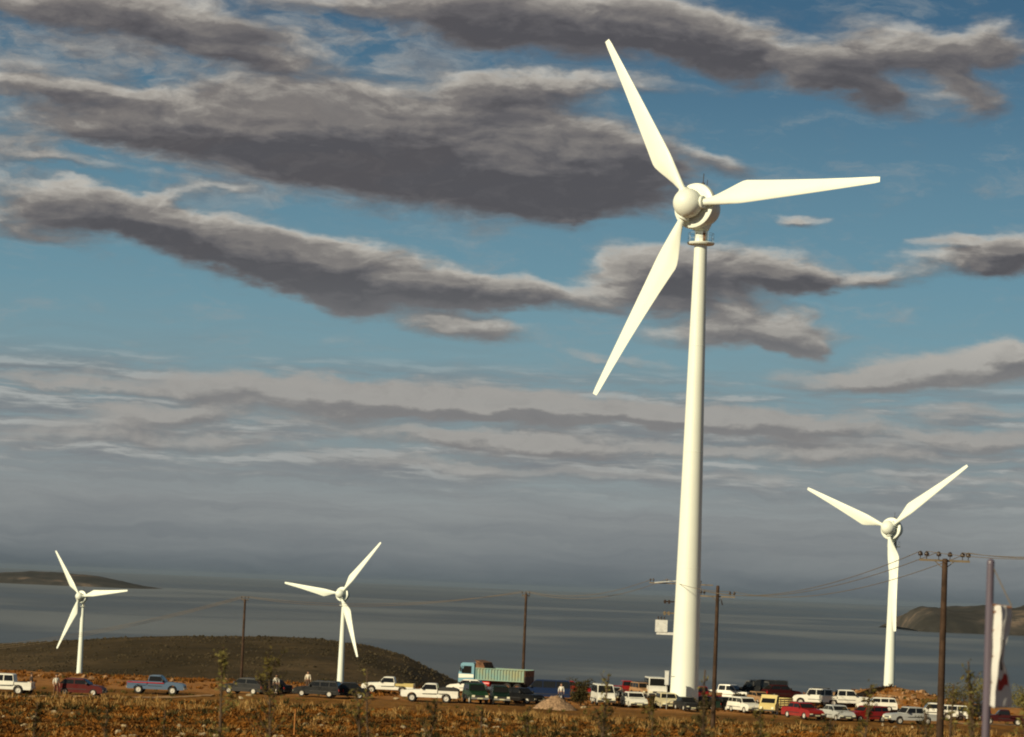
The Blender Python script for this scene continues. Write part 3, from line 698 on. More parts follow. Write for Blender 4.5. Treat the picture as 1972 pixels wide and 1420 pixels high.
# dump truck
def dump_truck():
    p = ground_hit(955, 1333); p = Vector((p.x, p.y, ground(p.x, p.y)))
    root = empty('dump_truck', p, R(180 - 24)); tag(root, 'teal dump truck with ribbed tipper body and rusty tailgate, seen from its left rear side', 'truck')
    teal = mat('teal_paint', (.15, .29, .26), .6, scale=.7, col2=(.27, .29, .17)); sky_ = mat('cab_blue', (.15, .33, .42), .4, var=.08, coat=.4); wh = paint('white', PC['white'])
    H = 1.0
    MB().box(-3.6, 3.5, -.42, .42, .75, 1.0).build('chassis', M['trim'], root)
    cab = MB().prism([(3.75, .62), (3.35, .62)] + arch(2.75, .62, .62) + [(2.05, .62), (2.05, 2.75), (2.2, 2.88), (3.35, 2.88), (3.55, 2.78), (3.80, 1.75), (3.82, .9)], -1.15, 1.15, [0] * 11 + [.08] * 5 + [0]*1 if False else None).build('cab', sky_, root)
    for s in (-1, 1):
        MB().prism([(2.35, 1.78), (2.35, 2.55), (3.20, 2.55), (3.45, 1.78)], s * 1.16 - .01, s * 1.16 + .01).build('side_window', M['glass'], root)
        MB().prism([(2.10, 1.38), (2.10, 1.70), (3.78, 1.70), (3.78, 1.30)], s * 1.158 - .008, s * 1.158 + .008).build('white_band', wh, root)
        MB().box(3.80, 3.90, s * .85 - .13, s * .85 + .13, .85, 1.03).build('headlight', M['lamp'], root)
        MB().tube([(3.3, s * 1.15, 2.5), (3.5, s * 1.38, 2.5), (3.5, s * 1.38, 1.9)], .03, 6).box(3.46, 3.54, s * 1.38 - .11, s * 1.38 + .11, 1.95, 2.4).build('mirror', M['trim'], root)
    MB().add([(3.60, -1.0, 2.65), (3.60, 1.0, 2.65), (3.83, 1.0, 1.85), (3.83, -1.0, 1.85), (3.5, -1.0, 2.6), (3.5, 1.0, 2.6), (3.7, 1.0, 1.85), (3.7, -1.0, 1.85)], [(0, 1, 2, 3), (4, 7, 6, 5), (0, 4, 5, 1), (1, 5, 6, 2), (2, 6, 7, 3), (3, 7, 4, 0)]).build('windscreen', M['glass'], root)
    MB().box(3.8, 3.95, -1.15, 1.15, .55, .80).build('bumper', M['trim'], root)
    x0, x1, z0, z1 = -3.65, 1.85, 1.25, 2.35
    b = MB().box(x0, x1, -1.18, -1.12, z0, z1).box(x0, x1, 1.12, 1.18, z0, z1).box(x0 + .07, x1 - .07, -1.12, 1.12, z0, z0 + .08).box(x1 - .07, x1, -1.12, 1.12, z0, z1 + .75)
    for s in (-1, 1):
        k = 17
        for i in range(k):
            x = x0 + .08 + (x1 - x0 - .16) * i / (k - 1); b.box(x - .05, x + .05, s * 1.22 - .045, s * 1.22 + .045, z0 + .02, z1 - .02)
        b.box(x0, x1, s * 1.23 - .05, s * 1.23 + .05, z1 - .018, z1 + .07).box(x0, x1, s * 1.22 - .05, s * 1.22 + .05, z0 - .09, z0 + .018)
    b.build('tipper_body', teal, root)
    MB().prism([(x1 + .02, z1 + .08), (x1 + .02, z1 + .80), (x1 + .22, z1 + .84), (x1 - .75, z1 + .62), (x1 - 1.0, z1 + .08)], -1.16, 1.16).build('load_hump', M['rust'], root)
    MB().box(x0 - .08, x0 - .003, -1.17, 1.17, z0 + .5, z1 + .02).build('tailgate', M['rust'], root)
    MB().box(x0 - .06, x0 - .003, -1.17, 1.17, z0 - .25, z0 + .497).build('rear_panel', M['dark'], root)
    MB().box(x0 + .1, x1 - .1, -.7, .7, 1.003, 1.16).build('subframe', M['rust'], root)
    MB().lathe([(.3, .0), (.3, .3), (1.3, .3), (1.3, 0)], 16, 'X', (0, .85, .82)).build('fuel_tank', M['tail'], root)
    for x in (2.75, -1.7, -2.85):
        for y in (-.92, .92): wheel(root, x, y, .5, .34 if x > 0 else .46, M['rust'])
dump_truck()

# ------------------------------------------------------------------ utility poles and wires
def pole(px_top, py_top, d, r, label, arm=None, H=None):
    t = at(px_top, py_top, d); gz = ground(t.x, t.y); h = t.z - gz
    root = empty('utility_pole', (t.x, t.y, gz - .2)); tag(root, label, 'utility pole', 'wooden utility poles of the power line')
    MB().tube([(0, 0, 0), (0, 0, (h + .2) * .5), (0, 0, h + .15), (0, 0, h + .2)], [r * 1.25, r * 1.05, r * .85, r * .6], 14).build('pole_shaft', M['pole'], root, True)
    return root, t, h
wires_at = {}
def crossarm(root, h, width, zoff, n=6, insr=.075, yawd=0, style='pin', spacing=None):
    cr = Matrix.Rotation(R(yawd), 4, 'Z')
    z = h + .2 + zoff
    arm = MB().box(-width / 2, width / 2, .12, .20, z - .05, z + .05, cr)
    arm.tube([cr @ Vector((-.45, .16, z - .04)), cr @ Vector((0, .16, z - .42))], .02, 5).tube([cr @ Vector((.45, .16, z - .04)), cr @ Vector((0, .16, z - .42))], .02, 5)
    ao = arm.build('crossarm', M['xarm'], root)
    pts = []
    for x in (spacing or [(-width / 2 + .03) + (width - .06) * i / (n - 1) for i in range(n)]):
        c = cr @ Vector((x, .16, 0))
        MB().lathe([(z + .05, .02), (z + .20, .02), (z + .20, insr * .8), (z + .25, insr), (z + .31, insr * 1.02), (z + .37, insr * .75), (z + .42, insr * .35), (z + .43, 0)], 12, 'Z', (c.x, c.y, 0)).build('insulator', M['insul'], ao, True)
        pts.append(root.location + c + Vector((0, 0, z + .42)))
    return pts
r4, t4, h4 = pole(1820, 1076, 137, .155, 'thick brown utility pole on the right with six round insulators on its crossarm')
W4 = crossarm(r4, h4, 2.42, -.10, spacing=[-1.16, -.86, -.28, .26, .86, 1.14], insr=.115)
r3, t3, h3 = pole(1382.5, 1128, 222, .15, 'thin utility pole with low crossarm just right of the big turbine tower')
W3 = crossarm(r3, h3, 2.7, -.85, spacing=[-1.3, -1.05, .95, 1.28], insr=.10, yawd=-8)
MB().tube([(.3, .1, h3 - .9), (.42, .1, h3 - 1.3)], .05, 6).build('fuse_link', M['insul'], r3)
r2, t2, h2 = pole(1013.5, 1143, 318, .15, 'bare-topped utility pole behind the tail of the dump truck')
W2 = crossarm(r2, h2, .9, -.22, n=3, insr=.06, yawd=12)
r1, t1, h1 = pole(472, 1154, 400, .17, 'leftmost utility pole with a short crossarm against the sea')
W1 = crossarm(r1, h1, 1.0, -.05, n=3, insr=.09, yawd=10)
# transformer pole hidden behind the big tower
r5, t5, h5 = pole(1312, 1118, 278, .15, 'utility pole with a white transformer, almost hidden behind the big turbine tower')
W5 = crossarm(r5, h5, 6.2, -.35, spacing=[-3.0, -2.7, -1.4, 1.9], insr=.08, yawd=-6)
MB().tube([(-2.6, .1, h5 - .12), (-.1, .1, h5 + .16)], .05, 6).build('arm_brace', M['boxw'], r5)
def px_to_m(n): return n / F * 276
zt = h5 + .2 - px_to_m(1208 - 1118)
tr = MB().box(-2.35, -1.2, -.35, .35, zt - .55, zt + .62).box(-2.22, -.1, -.28, .28, zt - .80, zt - .553).build('transformer', M['boxw'], r5)
for x in (-2.1, -1.8, -1.5): MB().lathe([(zt + .62, .05), (zt + .64, .09), (zt + .76, .05), (zt + .80, .09), (zt + .92, .04), (zt + .99, .0)], 10, 'Z', (x, 0, 0)).build('bushing', M['insul'], tr, True)
for zz in (1160, 1182):
    z_ = h5 + .2 - px_to_m(zz - 1118); MB().box(-1.65, .1, -.1, .1, z_ - .06, z_ + .06).box(-1.6, -1.4, -.14, .14, z_ - .2, z_ + .16).box(-1.2, -1.0, -.14, .14, z_ - .2, z_ + .16).build('fuse_holder', M['insul'] if zz == 1160 else M['xarm'], r5)

WG = 'power line wires'
def wire(a, b, sag, label, r=.022):
    pts = []
    for i in range(25):
        t = i / 24; p = a.lerp(b, t); p.z -= sag * 4 * t * (1 - t); pts.append(p)
    o = MB().tube(pts, r, 5).build('power_wire', M['wire'], None); tag(o, label, 'wire', WG)
for i, j, n_ in ((0, 0, 'leftmost'), (2, 1, 'middle'), (5, 3, 'rightmost')): wire(W4[i], W3[j], 1.1, n_ + ' of the sagging wires between the thick right-hand pole and the thin pole', .018)
for i, off, n_ in ((4, 0, 'top'), (5, .1, 'middle'), (1, .25, 'bottom')):
    e = at(2150, 1058 + 12 * off * 4, 108); wire(W4[i], e, .25, n_ + ' wire running from the thick right-hand pole out to the right edge', .014)
for i, j, n_ in ((0, 3, 'nearer'), (2, 2, 'farther')): wire(W3[i], W5[j], .3, n_ + ' wire between the thin pole beside the tower and the transformer pole')
for i, j, n_ in ((1, 2, 'upper'), (2, 1, 'lower')): wire(W5[i], W2[j], 1.0 + .3 * (i == 2), n_ + ' wire between the transformer pole and the pole behind the dump truck')
for i, n_ in ((0, 'lower'), (2, 'upper')): wire(W2[i], W1[i], 1.2 + .3 * (i == 0), n_ + ' wire between the pole behind the dump truck and the leftmost pole', .022)
for i, yo, n_ in ((0, 0, 'top'), (1, 5, 'middle'), (2, 10, 'bottom')): wire(W1[i], at(-160, 1252 + yo, 500), 1.6, n_ + ' wire sloping down from the leftmost pole to the left edge', .022)

# ------------------------------------------------------------------ cabinet at the tower foot
tb = at(1283.5, 1316, 262); gb = ground(tb.x, tb.y)
root = empty('equipment_cabinet', (tb.x, tb.y, gb)); tag(root, 'tall narrow white cabinet against the left foot of the big turbine tower', 'cabinet')
ztop = at(1283.5, 1293, 262).z - gb
zb_ = at(1283.5, 1319, 262).z - gb; MB().box(-.17, .17, -.2, .2, zb_, ztop).build('housing', M['boxw'], root)
MB().box(-.20, .20, -.23, .23, ztop + .002, ztop + .05).build('lid', M['boxw'], root)
MB().tube([(.08, .1, 0), (.08, .1, zb_ - .002)], .03, 8).build('post', M['turbine_edge'], root); MB().box(.171, .75, -.04, .04, ztop - .5, ztop - .42).build('bracket', M['turbine_edge'], root)

# ------------------------------------------------------------------ banner pole
PD = 44.0
pt_ = at(1908, 1082, PD); gz_ = ground(pt_.x, pt_.y)
root = empty('banner_pole', (pt_.x, pt_.y, gz_ - .1)); tag(root, 'purple-grey metal tube pole with a round cap, nearest thing on the right', 'pole')
hh = pt_.z - gz_ + .1
MB().tube([(0, 0, 0), (0, 0, hh * .5), (0, 0, hh - .03)], [.066, .064, .058], 18).build('pole_shaft', M['purple'], root, True)
MB().lathe([(hh - .03, .062), (hh - .0, .06), (hh + .03, .045), (hh + .045, .02), (hh + .05, 0)], 18).build('pole_cap', M['purple'], root, True)
k = PD / F
MB().tube([(.02, -.02, hh - 82 * k), (.335, -.05, hh - 86 * k)], .018, 8).build('banner_arm', M['rust'], root, True)
MB().tube([(.03, -.03, hh - 10 * k), (.325, -.05, hh - 82 * k)], .009, 6).build('stay_wire', M['xarm'], root)
cloth = mat('banner_cloth', (.70, .69, .66), .8, var=.04); redm = mat('banner_red', (.42, .03, .02), .8); blk = mat('banner_black', (.05, .035, .03), .8)
def banner_mesh():
    rows, cols = 60, 44; vs = []; fs = []
    yv = [0, .10, .25, .42, .55, .70, .85, 1.0]
    wl = [10, 13, 13, 13, 10, 8, 6, 5]          # width of the bright strip (px)
    wr = [25, 24, 20, 10, 12, 28, 38, 43]          # width of the shaded part
    for i in range(rows + 1):
        v = i / rows; a_ = np.interp(v, yv, wl); b_ = np.interp(v, yv, wr); x0 = 8 - 3.0 * v
        for j in range(cols + 1):
            u = j / cols
            if u < .42:
                t = u / .42; x = x0 + a_ * t; dep = -.005 - .17 * t + .015 * math.sin(v * 17 + t * 4)
            else:
                t = (u - .42) / .58; x = x0 + a_ + b_ * t; dep = -.175 + (1.12 - .12 * v) * b_ * k * t + .010 * math.sin(t * 9 + v * 5) + .006 * math.sin(v * 23 + t * 3)
            z = -(83 + 192 * v) - 3.5 * math.sin(u * 3.1) * v
            vs.append((x * k, dep, z * k))
    n = cols + 1
    for i in range(rows):
        for j in range(cols): fs.append((i * n + j, i * n + j + 1, (i + 1) * n + j + 1, (i + 1) * n + j))
    o = MB().add(vs, fs).build('banner', cloth, None, True, 180)
    o.data.materials.append(redm); o.data.materials.append(blk)
    for idx, p in enumerate(o.data.polygons):
        i, j = divmod(idx, cols); v = i / rows; t = (j / cols - .42) / .58
        if t > .1:
            # slanted zigzag mark and the dark block above it
            zz = .745 + .030 * math.sin((t - .1) / .8 * 2 * math.pi)
            if t < .85 and abs(v - zz) < .055: p.material_index = 1
            if .12 < t < .75 and .33 < v < .62 and abs(t - .45) < .12 + .25 * abs(v - .5): p.material_index = 2
    sd = o.modifiers.new('thickness', 'SOLIDIFY'); sd.thickness = .003
    return o
bn = banner_mesh(); bn.location = root.location + Vector((0, 0, hh)); tag(bn, 'white cloth banner with a red wave mark, hanging twisted from the purple-grey pole', 'banner')
for (gx_, gy_) in ((9, 97), (10, 132), (9, 182), (7, 232)):
    MB().tube([(.05, -.01, -gy_ * k), ((gx_ + 3) * k, -.05, -(gy_ - 2) * k)], .016, 8).build('tie', M['rust'], bn)

# ------------------------------------------------------------------ people
def person(px, py, facing, shirt, trousers, label, pose=0):
    p = ground_hit(px, py); root = empty('person', p, R(facing)); tag(root, label, 'person')
    def skin_obj(name, pts, edges, mt, parent, root_i=0, sub=1):
        me = bpy.data.meshes.new(name); me.from_pydata([q[0] for q in pts], edges, []); me.materials.append(mt)
        o = bpy.data.objects.new(name, me); COL.objects.link(o); o.parent = parent
        md = o.modifiers.new('skin', 'SKIN'); md.use_smooth_shade = True
        for i, q in enumerate(pts):
            sv = me.skin_vertices[0].data[i]; sv.radius = (q[1], q[1] * (q[2] if len(q) > 2 else 1)); sv.use_root = (i == root_i)
        ss = o.modifiers.new('sub', 'SUBSURF'); ss.levels = sub; ss.render_levels = sub
        return o
    st = .10 if pose else .0
    P = [((0, 0, .95), .145, .8), ((0, 0, 1.12), .13, .75), ((0, 0, 1.32), .155, .7), ((0, 0, 1.46), .07), ((0, 0, 1.52), .055), ((.01, 0, 1.60), .085), ((.015, 0, 1.70), .088)]
    E = [(0, 1), (1, 2), (2, 3), (3, 4), (4, 5), (5, 6)]
    def add(q, parent, r, e=1): P.append((q, r, e)); E.append((parent, len(P) - 1)); return len(P) - 1
    for s in (-1, 1):
        a = add((0, s * .19, 1.40), 2, .055); b_ = add((-.02, s * .25, 1.13), a, .043); c_ = add((.06 + .05 * pose, s * .26, .90), b_, .03); h_ = add((.08 + .05 * pose, s * .26, .82), c_, .032, .6)
        for q in range(4):
            f1 = add((.055 + .02 * q + .05 * pose, s * .262, .765), h_, .010); add((.06 + .02 * q + .05 * pose, s * .255, .725 + .006 * abs(q - 1.5)), f1, .008)
        th = add((.12 + .05 * pose, s * .245, .79), h_, .010); add((.125 + .05 * pose, s * .24, .75), th, .008)
        l = add((0, s * .10, .88), 0, .09); kn = add((.02 + s * st, s * .11, .50), l, .062); an = add((-.01 + s * st * 1.6, s * .11, .10), kn, .04); fo = add((.09 + s * st * 1.6, s * .12, .045), an, .04); add((.17 + s * st * 1.6, s * .125, .035), fo, .03)
    add((.105, 0, 1.63), 5, .018)                           # nose
    for s in (-1, 1): add((.01, s * .092, 1.63), 5, .016)   # ears
    body = skin_obj('body', P, E, M['skin'], root)
    skin_obj('shirt', [((0, 0, .94), .165, .85), ((0, 0, 1.12), .15, .8), ((0, 0, 1.32), .175, .75), ((0, 0, 1.43), .09), ((0, .19, 1.40), .07), ((-.02, .25, 1.13), .056), ((.05, .26, .93), .042), ((0, -.19, 1.40), .07), ((-.02, -.25, 1.13), .056), ((.05, -.26, .93), .042)],
             [(0, 1), (1, 2), (2, 3), (2, 4), (4, 5), (5, 6), (2, 7), (7, 8), (8, 9)], mat('shirt_cloth', shirt, .9), root)
    T_ = [((0, 0, .98), .155, .85), ((0, 0, .88), .15, .8)]; TE = [(0, 1)]
    for s in (-1, 1):
        i = len(T_); T_ += [((0, s * .10, .84), .10), ((.02 + s * st, s * .11, .50), .078), ((-.01 + s * st * 1.6, s * .11, .12), .06)]; TE += [(1, i), (i, i + 1), (i + 1, i + 2)]
    skin_obj('trousers', T_, TE, mat('trouser_cloth', trousers, .9), root)
    skin_obj('hair', [((-.02, 0, 1.68), .085), ((0, 0, 1.745), .085), ((-.05, 0, 1.62), .06)], [(0, 1), (0, 2)], M['hair'], root)
person(59, 1339, 20, (.05, .035, .03), (.05, .035, .025), 'person in dark clothes standing at the tail of the white pickup by the left edge')
person(107, 1340, -60, (.80, .78, .68), (.16, .08, .04), 'person in a white shirt and brown trousers left of the dark red hatchback', 1)
person(531, 1337, -90, (.80, .78, .68), (.04, .03, .03), 'person in a white top beside the low black car, under the leftmost saplings', 1)
person(1080, 1350, -90, (.78, .76, .68), (.06, .06, .09), 'person in a white top standing in front of the blue van')
person(1194, 1360, -90, (.05, .05, .05), (.03, .03, .03), 'person in dark clothes left of the low white car', 1)
person(592, 1328, -90, (.78, .70, .55), (.10, .06, .04), 'person in a pale top behind the low black estate car')

# ------------------------------------------------------------------ gravel heap, tracks, rubble, rocks
def mound(name, px, py, w, h, d, mt, label, cat):
    p = ground_hit(px, py); vs = []; n = 48; m = 28
    for j in range(m + 1):
        for i in range(n):
            a = 2 * math.pi * i / n; rr = j / m
            x, y = math.cos(a) * rr * w / 2, math.sin(a) * rr * d / 2
            zz = h * (1 - rr ** 1.55) * (1 + .22 * fbm(x + 9, y, 1.1, 3)) + .10 * fbm(x, y + 4, .35, 2) * (1 - rr)
            vs.append((x, y, zz - .12 * rr))
    fs = [(j * n + i, j * n + (i + 1) % n, (j + 1) * n + (i + 1) % n, (j + 1) * n + i) for j in range(m) for i in range(n)]
    o = MB().add(vs, fs).build(name, mt, None, True, 80); o.location = p; tag(o, label, cat); return o
sandm = mat('pale_gravel', (.40, .25, .14), .95, var=.3, scale=6, bump=.4)
earthm = mat('red_rubble_earth', (.30, .13, .05), .95, var=.35, scale=2.5, bump=.6)
mound('gravel_heap', 1068, 1367, 4.2, 1.15, 3.4, sandm, 'pale sandy gravel heap in front of the blue van', 'gravel heap')
trackm = mat('pale_track', (.46, .27, .12), .95, var=.25, scale=1.2, bump=.3)
def track(pts, w):
    vs = []; fs = []; n = 0
    for a, b in zip(pts[:-1], pts[1:]):
        A, B_ = ground_hit(*a), ground_hit(*b); m = max(2, int((B_ - A).length / .7))
        for i in range(m + (b == pts[-1])):
            t = i / m; c = A.lerp(B_, t); ww = w * (1 + .3 * fbm(c.x, c.y, 3))
            for s in (-.5, -.3, -.1, .1, .3, .5):
                y = c.y + s * ww; vs.append((c.x, y, ground(c.x, y) + .05 + .05 * (1 - abs(s) * 2))); 
            n += 1
    fs = [(i * 6 + k, i * 6 + k + 1, (i + 1) * 6 + k + 1, (i + 1) * 6 + k) for i in range(n - 1) for k in range(5)]
    tag(MB().add(vs, fs).build('path', trackm, None, True, 180), kind='structure')
track([(-60, 1341), (120, 1343), (250, 1345), (410, 1341)], 3.2)
track([(1540, 1337), (1600, 1337), (1680, 1346), (1730, 1350)], 2.6)
track([(1830, 1393), (1880, 1395), (1990, 1399)], 3.0)

rockm = mat('limestone', (.44, .34, .20), .9, var=.3, scale=5, bump=.3)
rubm = mat('orange_rubble', (.46, .26, .12), .9, var=.35, scale=3, bump=.3)
def rock_mesh(seed):
    rnd = random.Random(seed); import bmesh
    bm = bmesh.new(); bmesh.ops.create_icosphere(bm, subdivisions=2, radius=.5)
    sc = Vector((1, rnd.uniform(.6, .9), rnd.uniform(.45, .8)))
    for v in bm.verts:
        q = v.co.copy(); v.co = Vector((q.x * sc.x, q.y * sc.y, q.z * sc.z)) * (1 + .6 * noise.noise(q * 2.1 + Vector((seed * 3.3, 0, 0))))
    me = bpy.data.meshes.new('rock'); bm.to_mesh(me); bm.free(); return me
RK = [rock_mesh(i) for i in range(6)]; RB = [m.copy() for m in RK]
for m_ in RK: m_.materials.append(rockm)
for m_ in RB: m_.materials.append(rubm)
rr = random.Random(3)
def scatter_rock(px, py, size, meshes, label, group):
    p = ground_hit(px, py); o = bpy.data.objects.new('rock', rr.choice(meshes)); COL.objects.link(o)
    o.location = p + Vector((0, 0, size * .12)); s = size; o.scale = (s * rr.uniform(.8, 1.3), s, s * rr.uniform(.8, 1.2)); o.rotation_euler = (rr.uniform(-.4, .4), rr.uniform(-.3, .3), rr.uniform(0, 6.3))
    tag(o, label, 'rock', group)
for i in range(140):
    px = rr.uniform(-20, 1990); hz = 1095 + px * .035
    scatter_rock(px, rr.uniform(hz + 258, hz + 326), rr.choice((.18, .25, .35, .55)), RK, 'cream limestone rock lying in the brown scrub of the foreground', 'limestone rocks in the foreground scrub')
for i in range(80):
    px = rr.choice((rr.uniform(1560, 1860), rr.uniform(1620, 1830))); p_y = 1318 + abs(px - 1745) * .05 + rr.uniform(5, 42)
    scatter_rock(px, p_y, rr.choice((.3, .4, .55, .8)), RB, 'orange-lit boulder on the spoil heap at the right', 'boulders on the spoil heap')
for i in range(70):
    px = rr.uniform(0, 1560); hz = 1095 + px * .035
    scatter_rock(px, hz + rr.uniform(203, 214), rr.choice((.35, .5, .7)), RB, 'orange-lit rock on the far rim of the field', 'rocks along the far rim of the field')
for (px, py, s) in ((465, 1347, .5), (482, 1341, .5), (481, 1372, .55), (345, 1402, .6), (1123, 1364, .5), (692, 1341, .6), (192, 1352, .3), (763, 1348, .5), (1724, 1402, .4), (1757, 1402, .35), (1700, 1398, .4)):
    scatter_rock(px, py, s, RK, 'pale block of stone at the near edge of the parking field', 'pale stones at the edge of the parking field')

# ------------------------------------------------------------------ vegetation
def leafmat(name, c1, c2, sc=2.0):
    m = bpy.data.materials.new(name); m.use_nodes = True; N = NT(m.node_tree); B = N.n['Principled BSDF']
    geo = N.new('ShaderNodeNewGeometry')
    rnd = N.new('ShaderNodeObjectInfo').outputs['Random']
    nz = N.noise(geo.outputs['Position'], sc, 3, .6)
    cc = N.mix(N.maprange(N.math('ADD', nz, N.math('MULTIPLY', N.math('SUBTRACT', geo.outputs['Random Per Island'], .5), .35)), .3, .7), c1, c2)
    N.put(B.inputs['Base Color'], cc); B.inputs['Roughness'].default_value = .8; B.inputs['Specular IOR Level'].default_value = .15
    return m
LM = dict(olive=leafmat('olive_leaves', (.060, .050, .012), (.12, .095, .022)), dark=leafmat('dark_leaves', (.030, .026, .009), (.065, .050, .015)),
          straw=leafmat('dry_straw', (.17, .09, .02), (.44, .27, .10), .8), brown=leafmat('brown_scrub', (.070, .028, .005), (.27, .105, .016), .14),
          yellow=leafmat('yellow_green_leaves', (.10, .09, .02), (.20, .17, .05)), hill=leafmat('hill_bushes', (.034, .026, .013), (.075, .056, .030), .02))
M['bark'] = mat('bark', (.09, .055, .03), .9)
def leaf_cloud(pts, size, rnd, asp=2.4):
    vs = []; fs = []
    for p in pts:
        d = Vector((rnd.gauss(0, 1), rnd.gauss(0, 1), rnd.gauss(.5, 1))).normalized(); w = d.cross(Vector((rnd.gauss(0, 1), rnd.gauss(0, 1), rnd.gauss(0, 1)))).normalized()
        L_ = size * rnd.uniform(.6, 1.3); k_ = len(vs)
        vs += [p, p + d * L_ * .5 + w * L_ / asp / 2, p + d * L_, p + d * L_ * .5 - w * L_ / asp / 2]; fs.append((k_, k_ + 1, k_ + 2, k_ + 3))
    return vs, fs
def sapling(px, py, d, w, label, kind='olive', nleaf=700, full=1.0, bare=False):
    rnd = random.Random(int(px * 7 + py)); t = at(px, py, d); gz = ground(t.x, t.y); h = t.z - gz
    root = empty('sapling', (t.x, t.y, gz)); tag(root, label, 'sapling', 'young trees planted in the foreground')
    b = MB(); sway = rnd.uniform(-.08, .08)
    axis = lambda q: Vector((sway * h * q * q + .03 * math.sin(q * 7 + px), 0.02 * math.sin(q * 5), h * q))
    b.tube([axis(q / 8) for q in range(9)], [.035 * (1 - .8 * q / 8) + .006 for q in range(9)], 7)
    lp = []; nleaf = int(nleaf * .7)
    nb = int(26 * full + 6)
    for i in range(nb):
        q = .22 + .74 * (i + rnd.random()) / nb; A = axis(q); a = rnd.uniform(0, 6.28); ln = w * .5 * (1.15 - q * .75) * rnd.uniform(.6, 1.3)
        E_ = A + Vector((math.cos(a) * ln, math.sin(a) * ln, ln * rnd.uniform(.6, 1.8))); mid = A.lerp(E_, .5) + Vector((0, 0, -.05 * ln))
        b.tube([A, mid, E_], [.012, .008, .004], 4)
        for j in range(int(nleaf / nb)):
            tt = rnd.uniform(.25, 1.05); c_ = A.lerp(E_, tt); lp.append(c_ + Vector((rnd.gauss(0, 1), rnd.gauss(0, 1), rnd.gauss(0, 1))) * ln * .14)
    for j in range(int(nleaf * .12)): lp.append(axis(rnd.uniform(.8, 1.0)) + Vector((rnd.gauss(0, 1), rnd.gauss(0, 1), rnd.gauss(0, 1.5))) * w * .05)
    b.build('trunk', M['bark'], root)
    vs, fs = leaf_cloud(lp, .06 * d / 50 + .02, rnd); MB().add(vs, fs).build('crown', LM[kind], root)
SP = [(425, 1246, 50, .75, 'yellow', 700, 'tall wispy yellowish sapling, left of the rounded charcoal hatchback'),
      (541, 1262, 52, .95, 'olive', 750, 'tall sapling with a ragged olive crown, right of the low black car'),
      (700, 1330, 55, .7, 'olive', 500, 'sapling in front of the dark saloon, beside the white pickup with the yellow bed'),
      (722, 1290, 58, .4, 'yellow', 120, 'very thin pale twig reaching over the white pickup with the yellow bed'),
      (68, 1352, 55, .45, 'dark', 500, 'dark slender sapling near the left edge, below the person in dark clothes'),
      (208, 1366, 58, .35, 'dark', 250, 'short dark sapling below the right end of the dark red hatchback'),
      (326, 1368, 58, .4, 'olive', 200, 'small olive sapling below the light blue pickup'),
      (818, 1350, 55, .6, 'dark', 600, 'dark sapling below the cream white pickup'),
      (925, 1358, 60, .4, 'olive', 220, 'small sapling below the dark green off-road vehicle'),
      (1020, 1368, 56, .55, 'olive', 420, 'olive sapling left of the sandy gravel heap'),
      (1168, 1300, 55, .55, 'yellow', 260, 'yellowish sapling rising in front of the white van'),
      (1146, 1362, 52, .8, 'dark', 620, 'bushy dark sapling below the white van'),
      (1268, 1348, 54, .55, 'olive', 420, 'olive sapling between the low white car and the cream estate car'),
      (1362, 1290, 56, .35, 'yellow', 120, 'thin yellow twig beside the thin utility pole'),
      (1352, 1352, 52, 1.0, 'dark', 850, 'broad dark sapling at the foot of the thin utility pole'),
      (1482, 1372, 55, .7, 'olive', 480, 'olive sapling below the pale yellow light truck'),
      (1588, 1385, 52, .7, 'dark', 520, 'dark sapling right of the bright red saloon'),
      (1655, 1318, 54, .5, 'olive', 520, 'upright olive sapling in front of the brilliant white double-cab pickup'),
      (1788, 1372, 50, .8, 'dark', 700, 'dark bushy sapling at the left foot of the thick utility pole'),
      (1876, 1274, 50, .55, 'yellow', 320, 'tall pointed pale green sapling left of the banner pole'),
      (1892, 1322, 50, .9, 'olive', 650, 'leafy olive sapling close to the banner pole'),
      (1835, 1318, 54, .7, 'yellow', 240, 'loose yellowish sapling between the thick utility pole and the banner pole'),
      (1965, 1330, 62, .7, 'yellow', 420, 'yellow-green sapling behind the banner at the right edge')]
for (px, py, d, w, kd, nl, lb) in SP: sapling(px, py, d, w, lb, kd, nl)
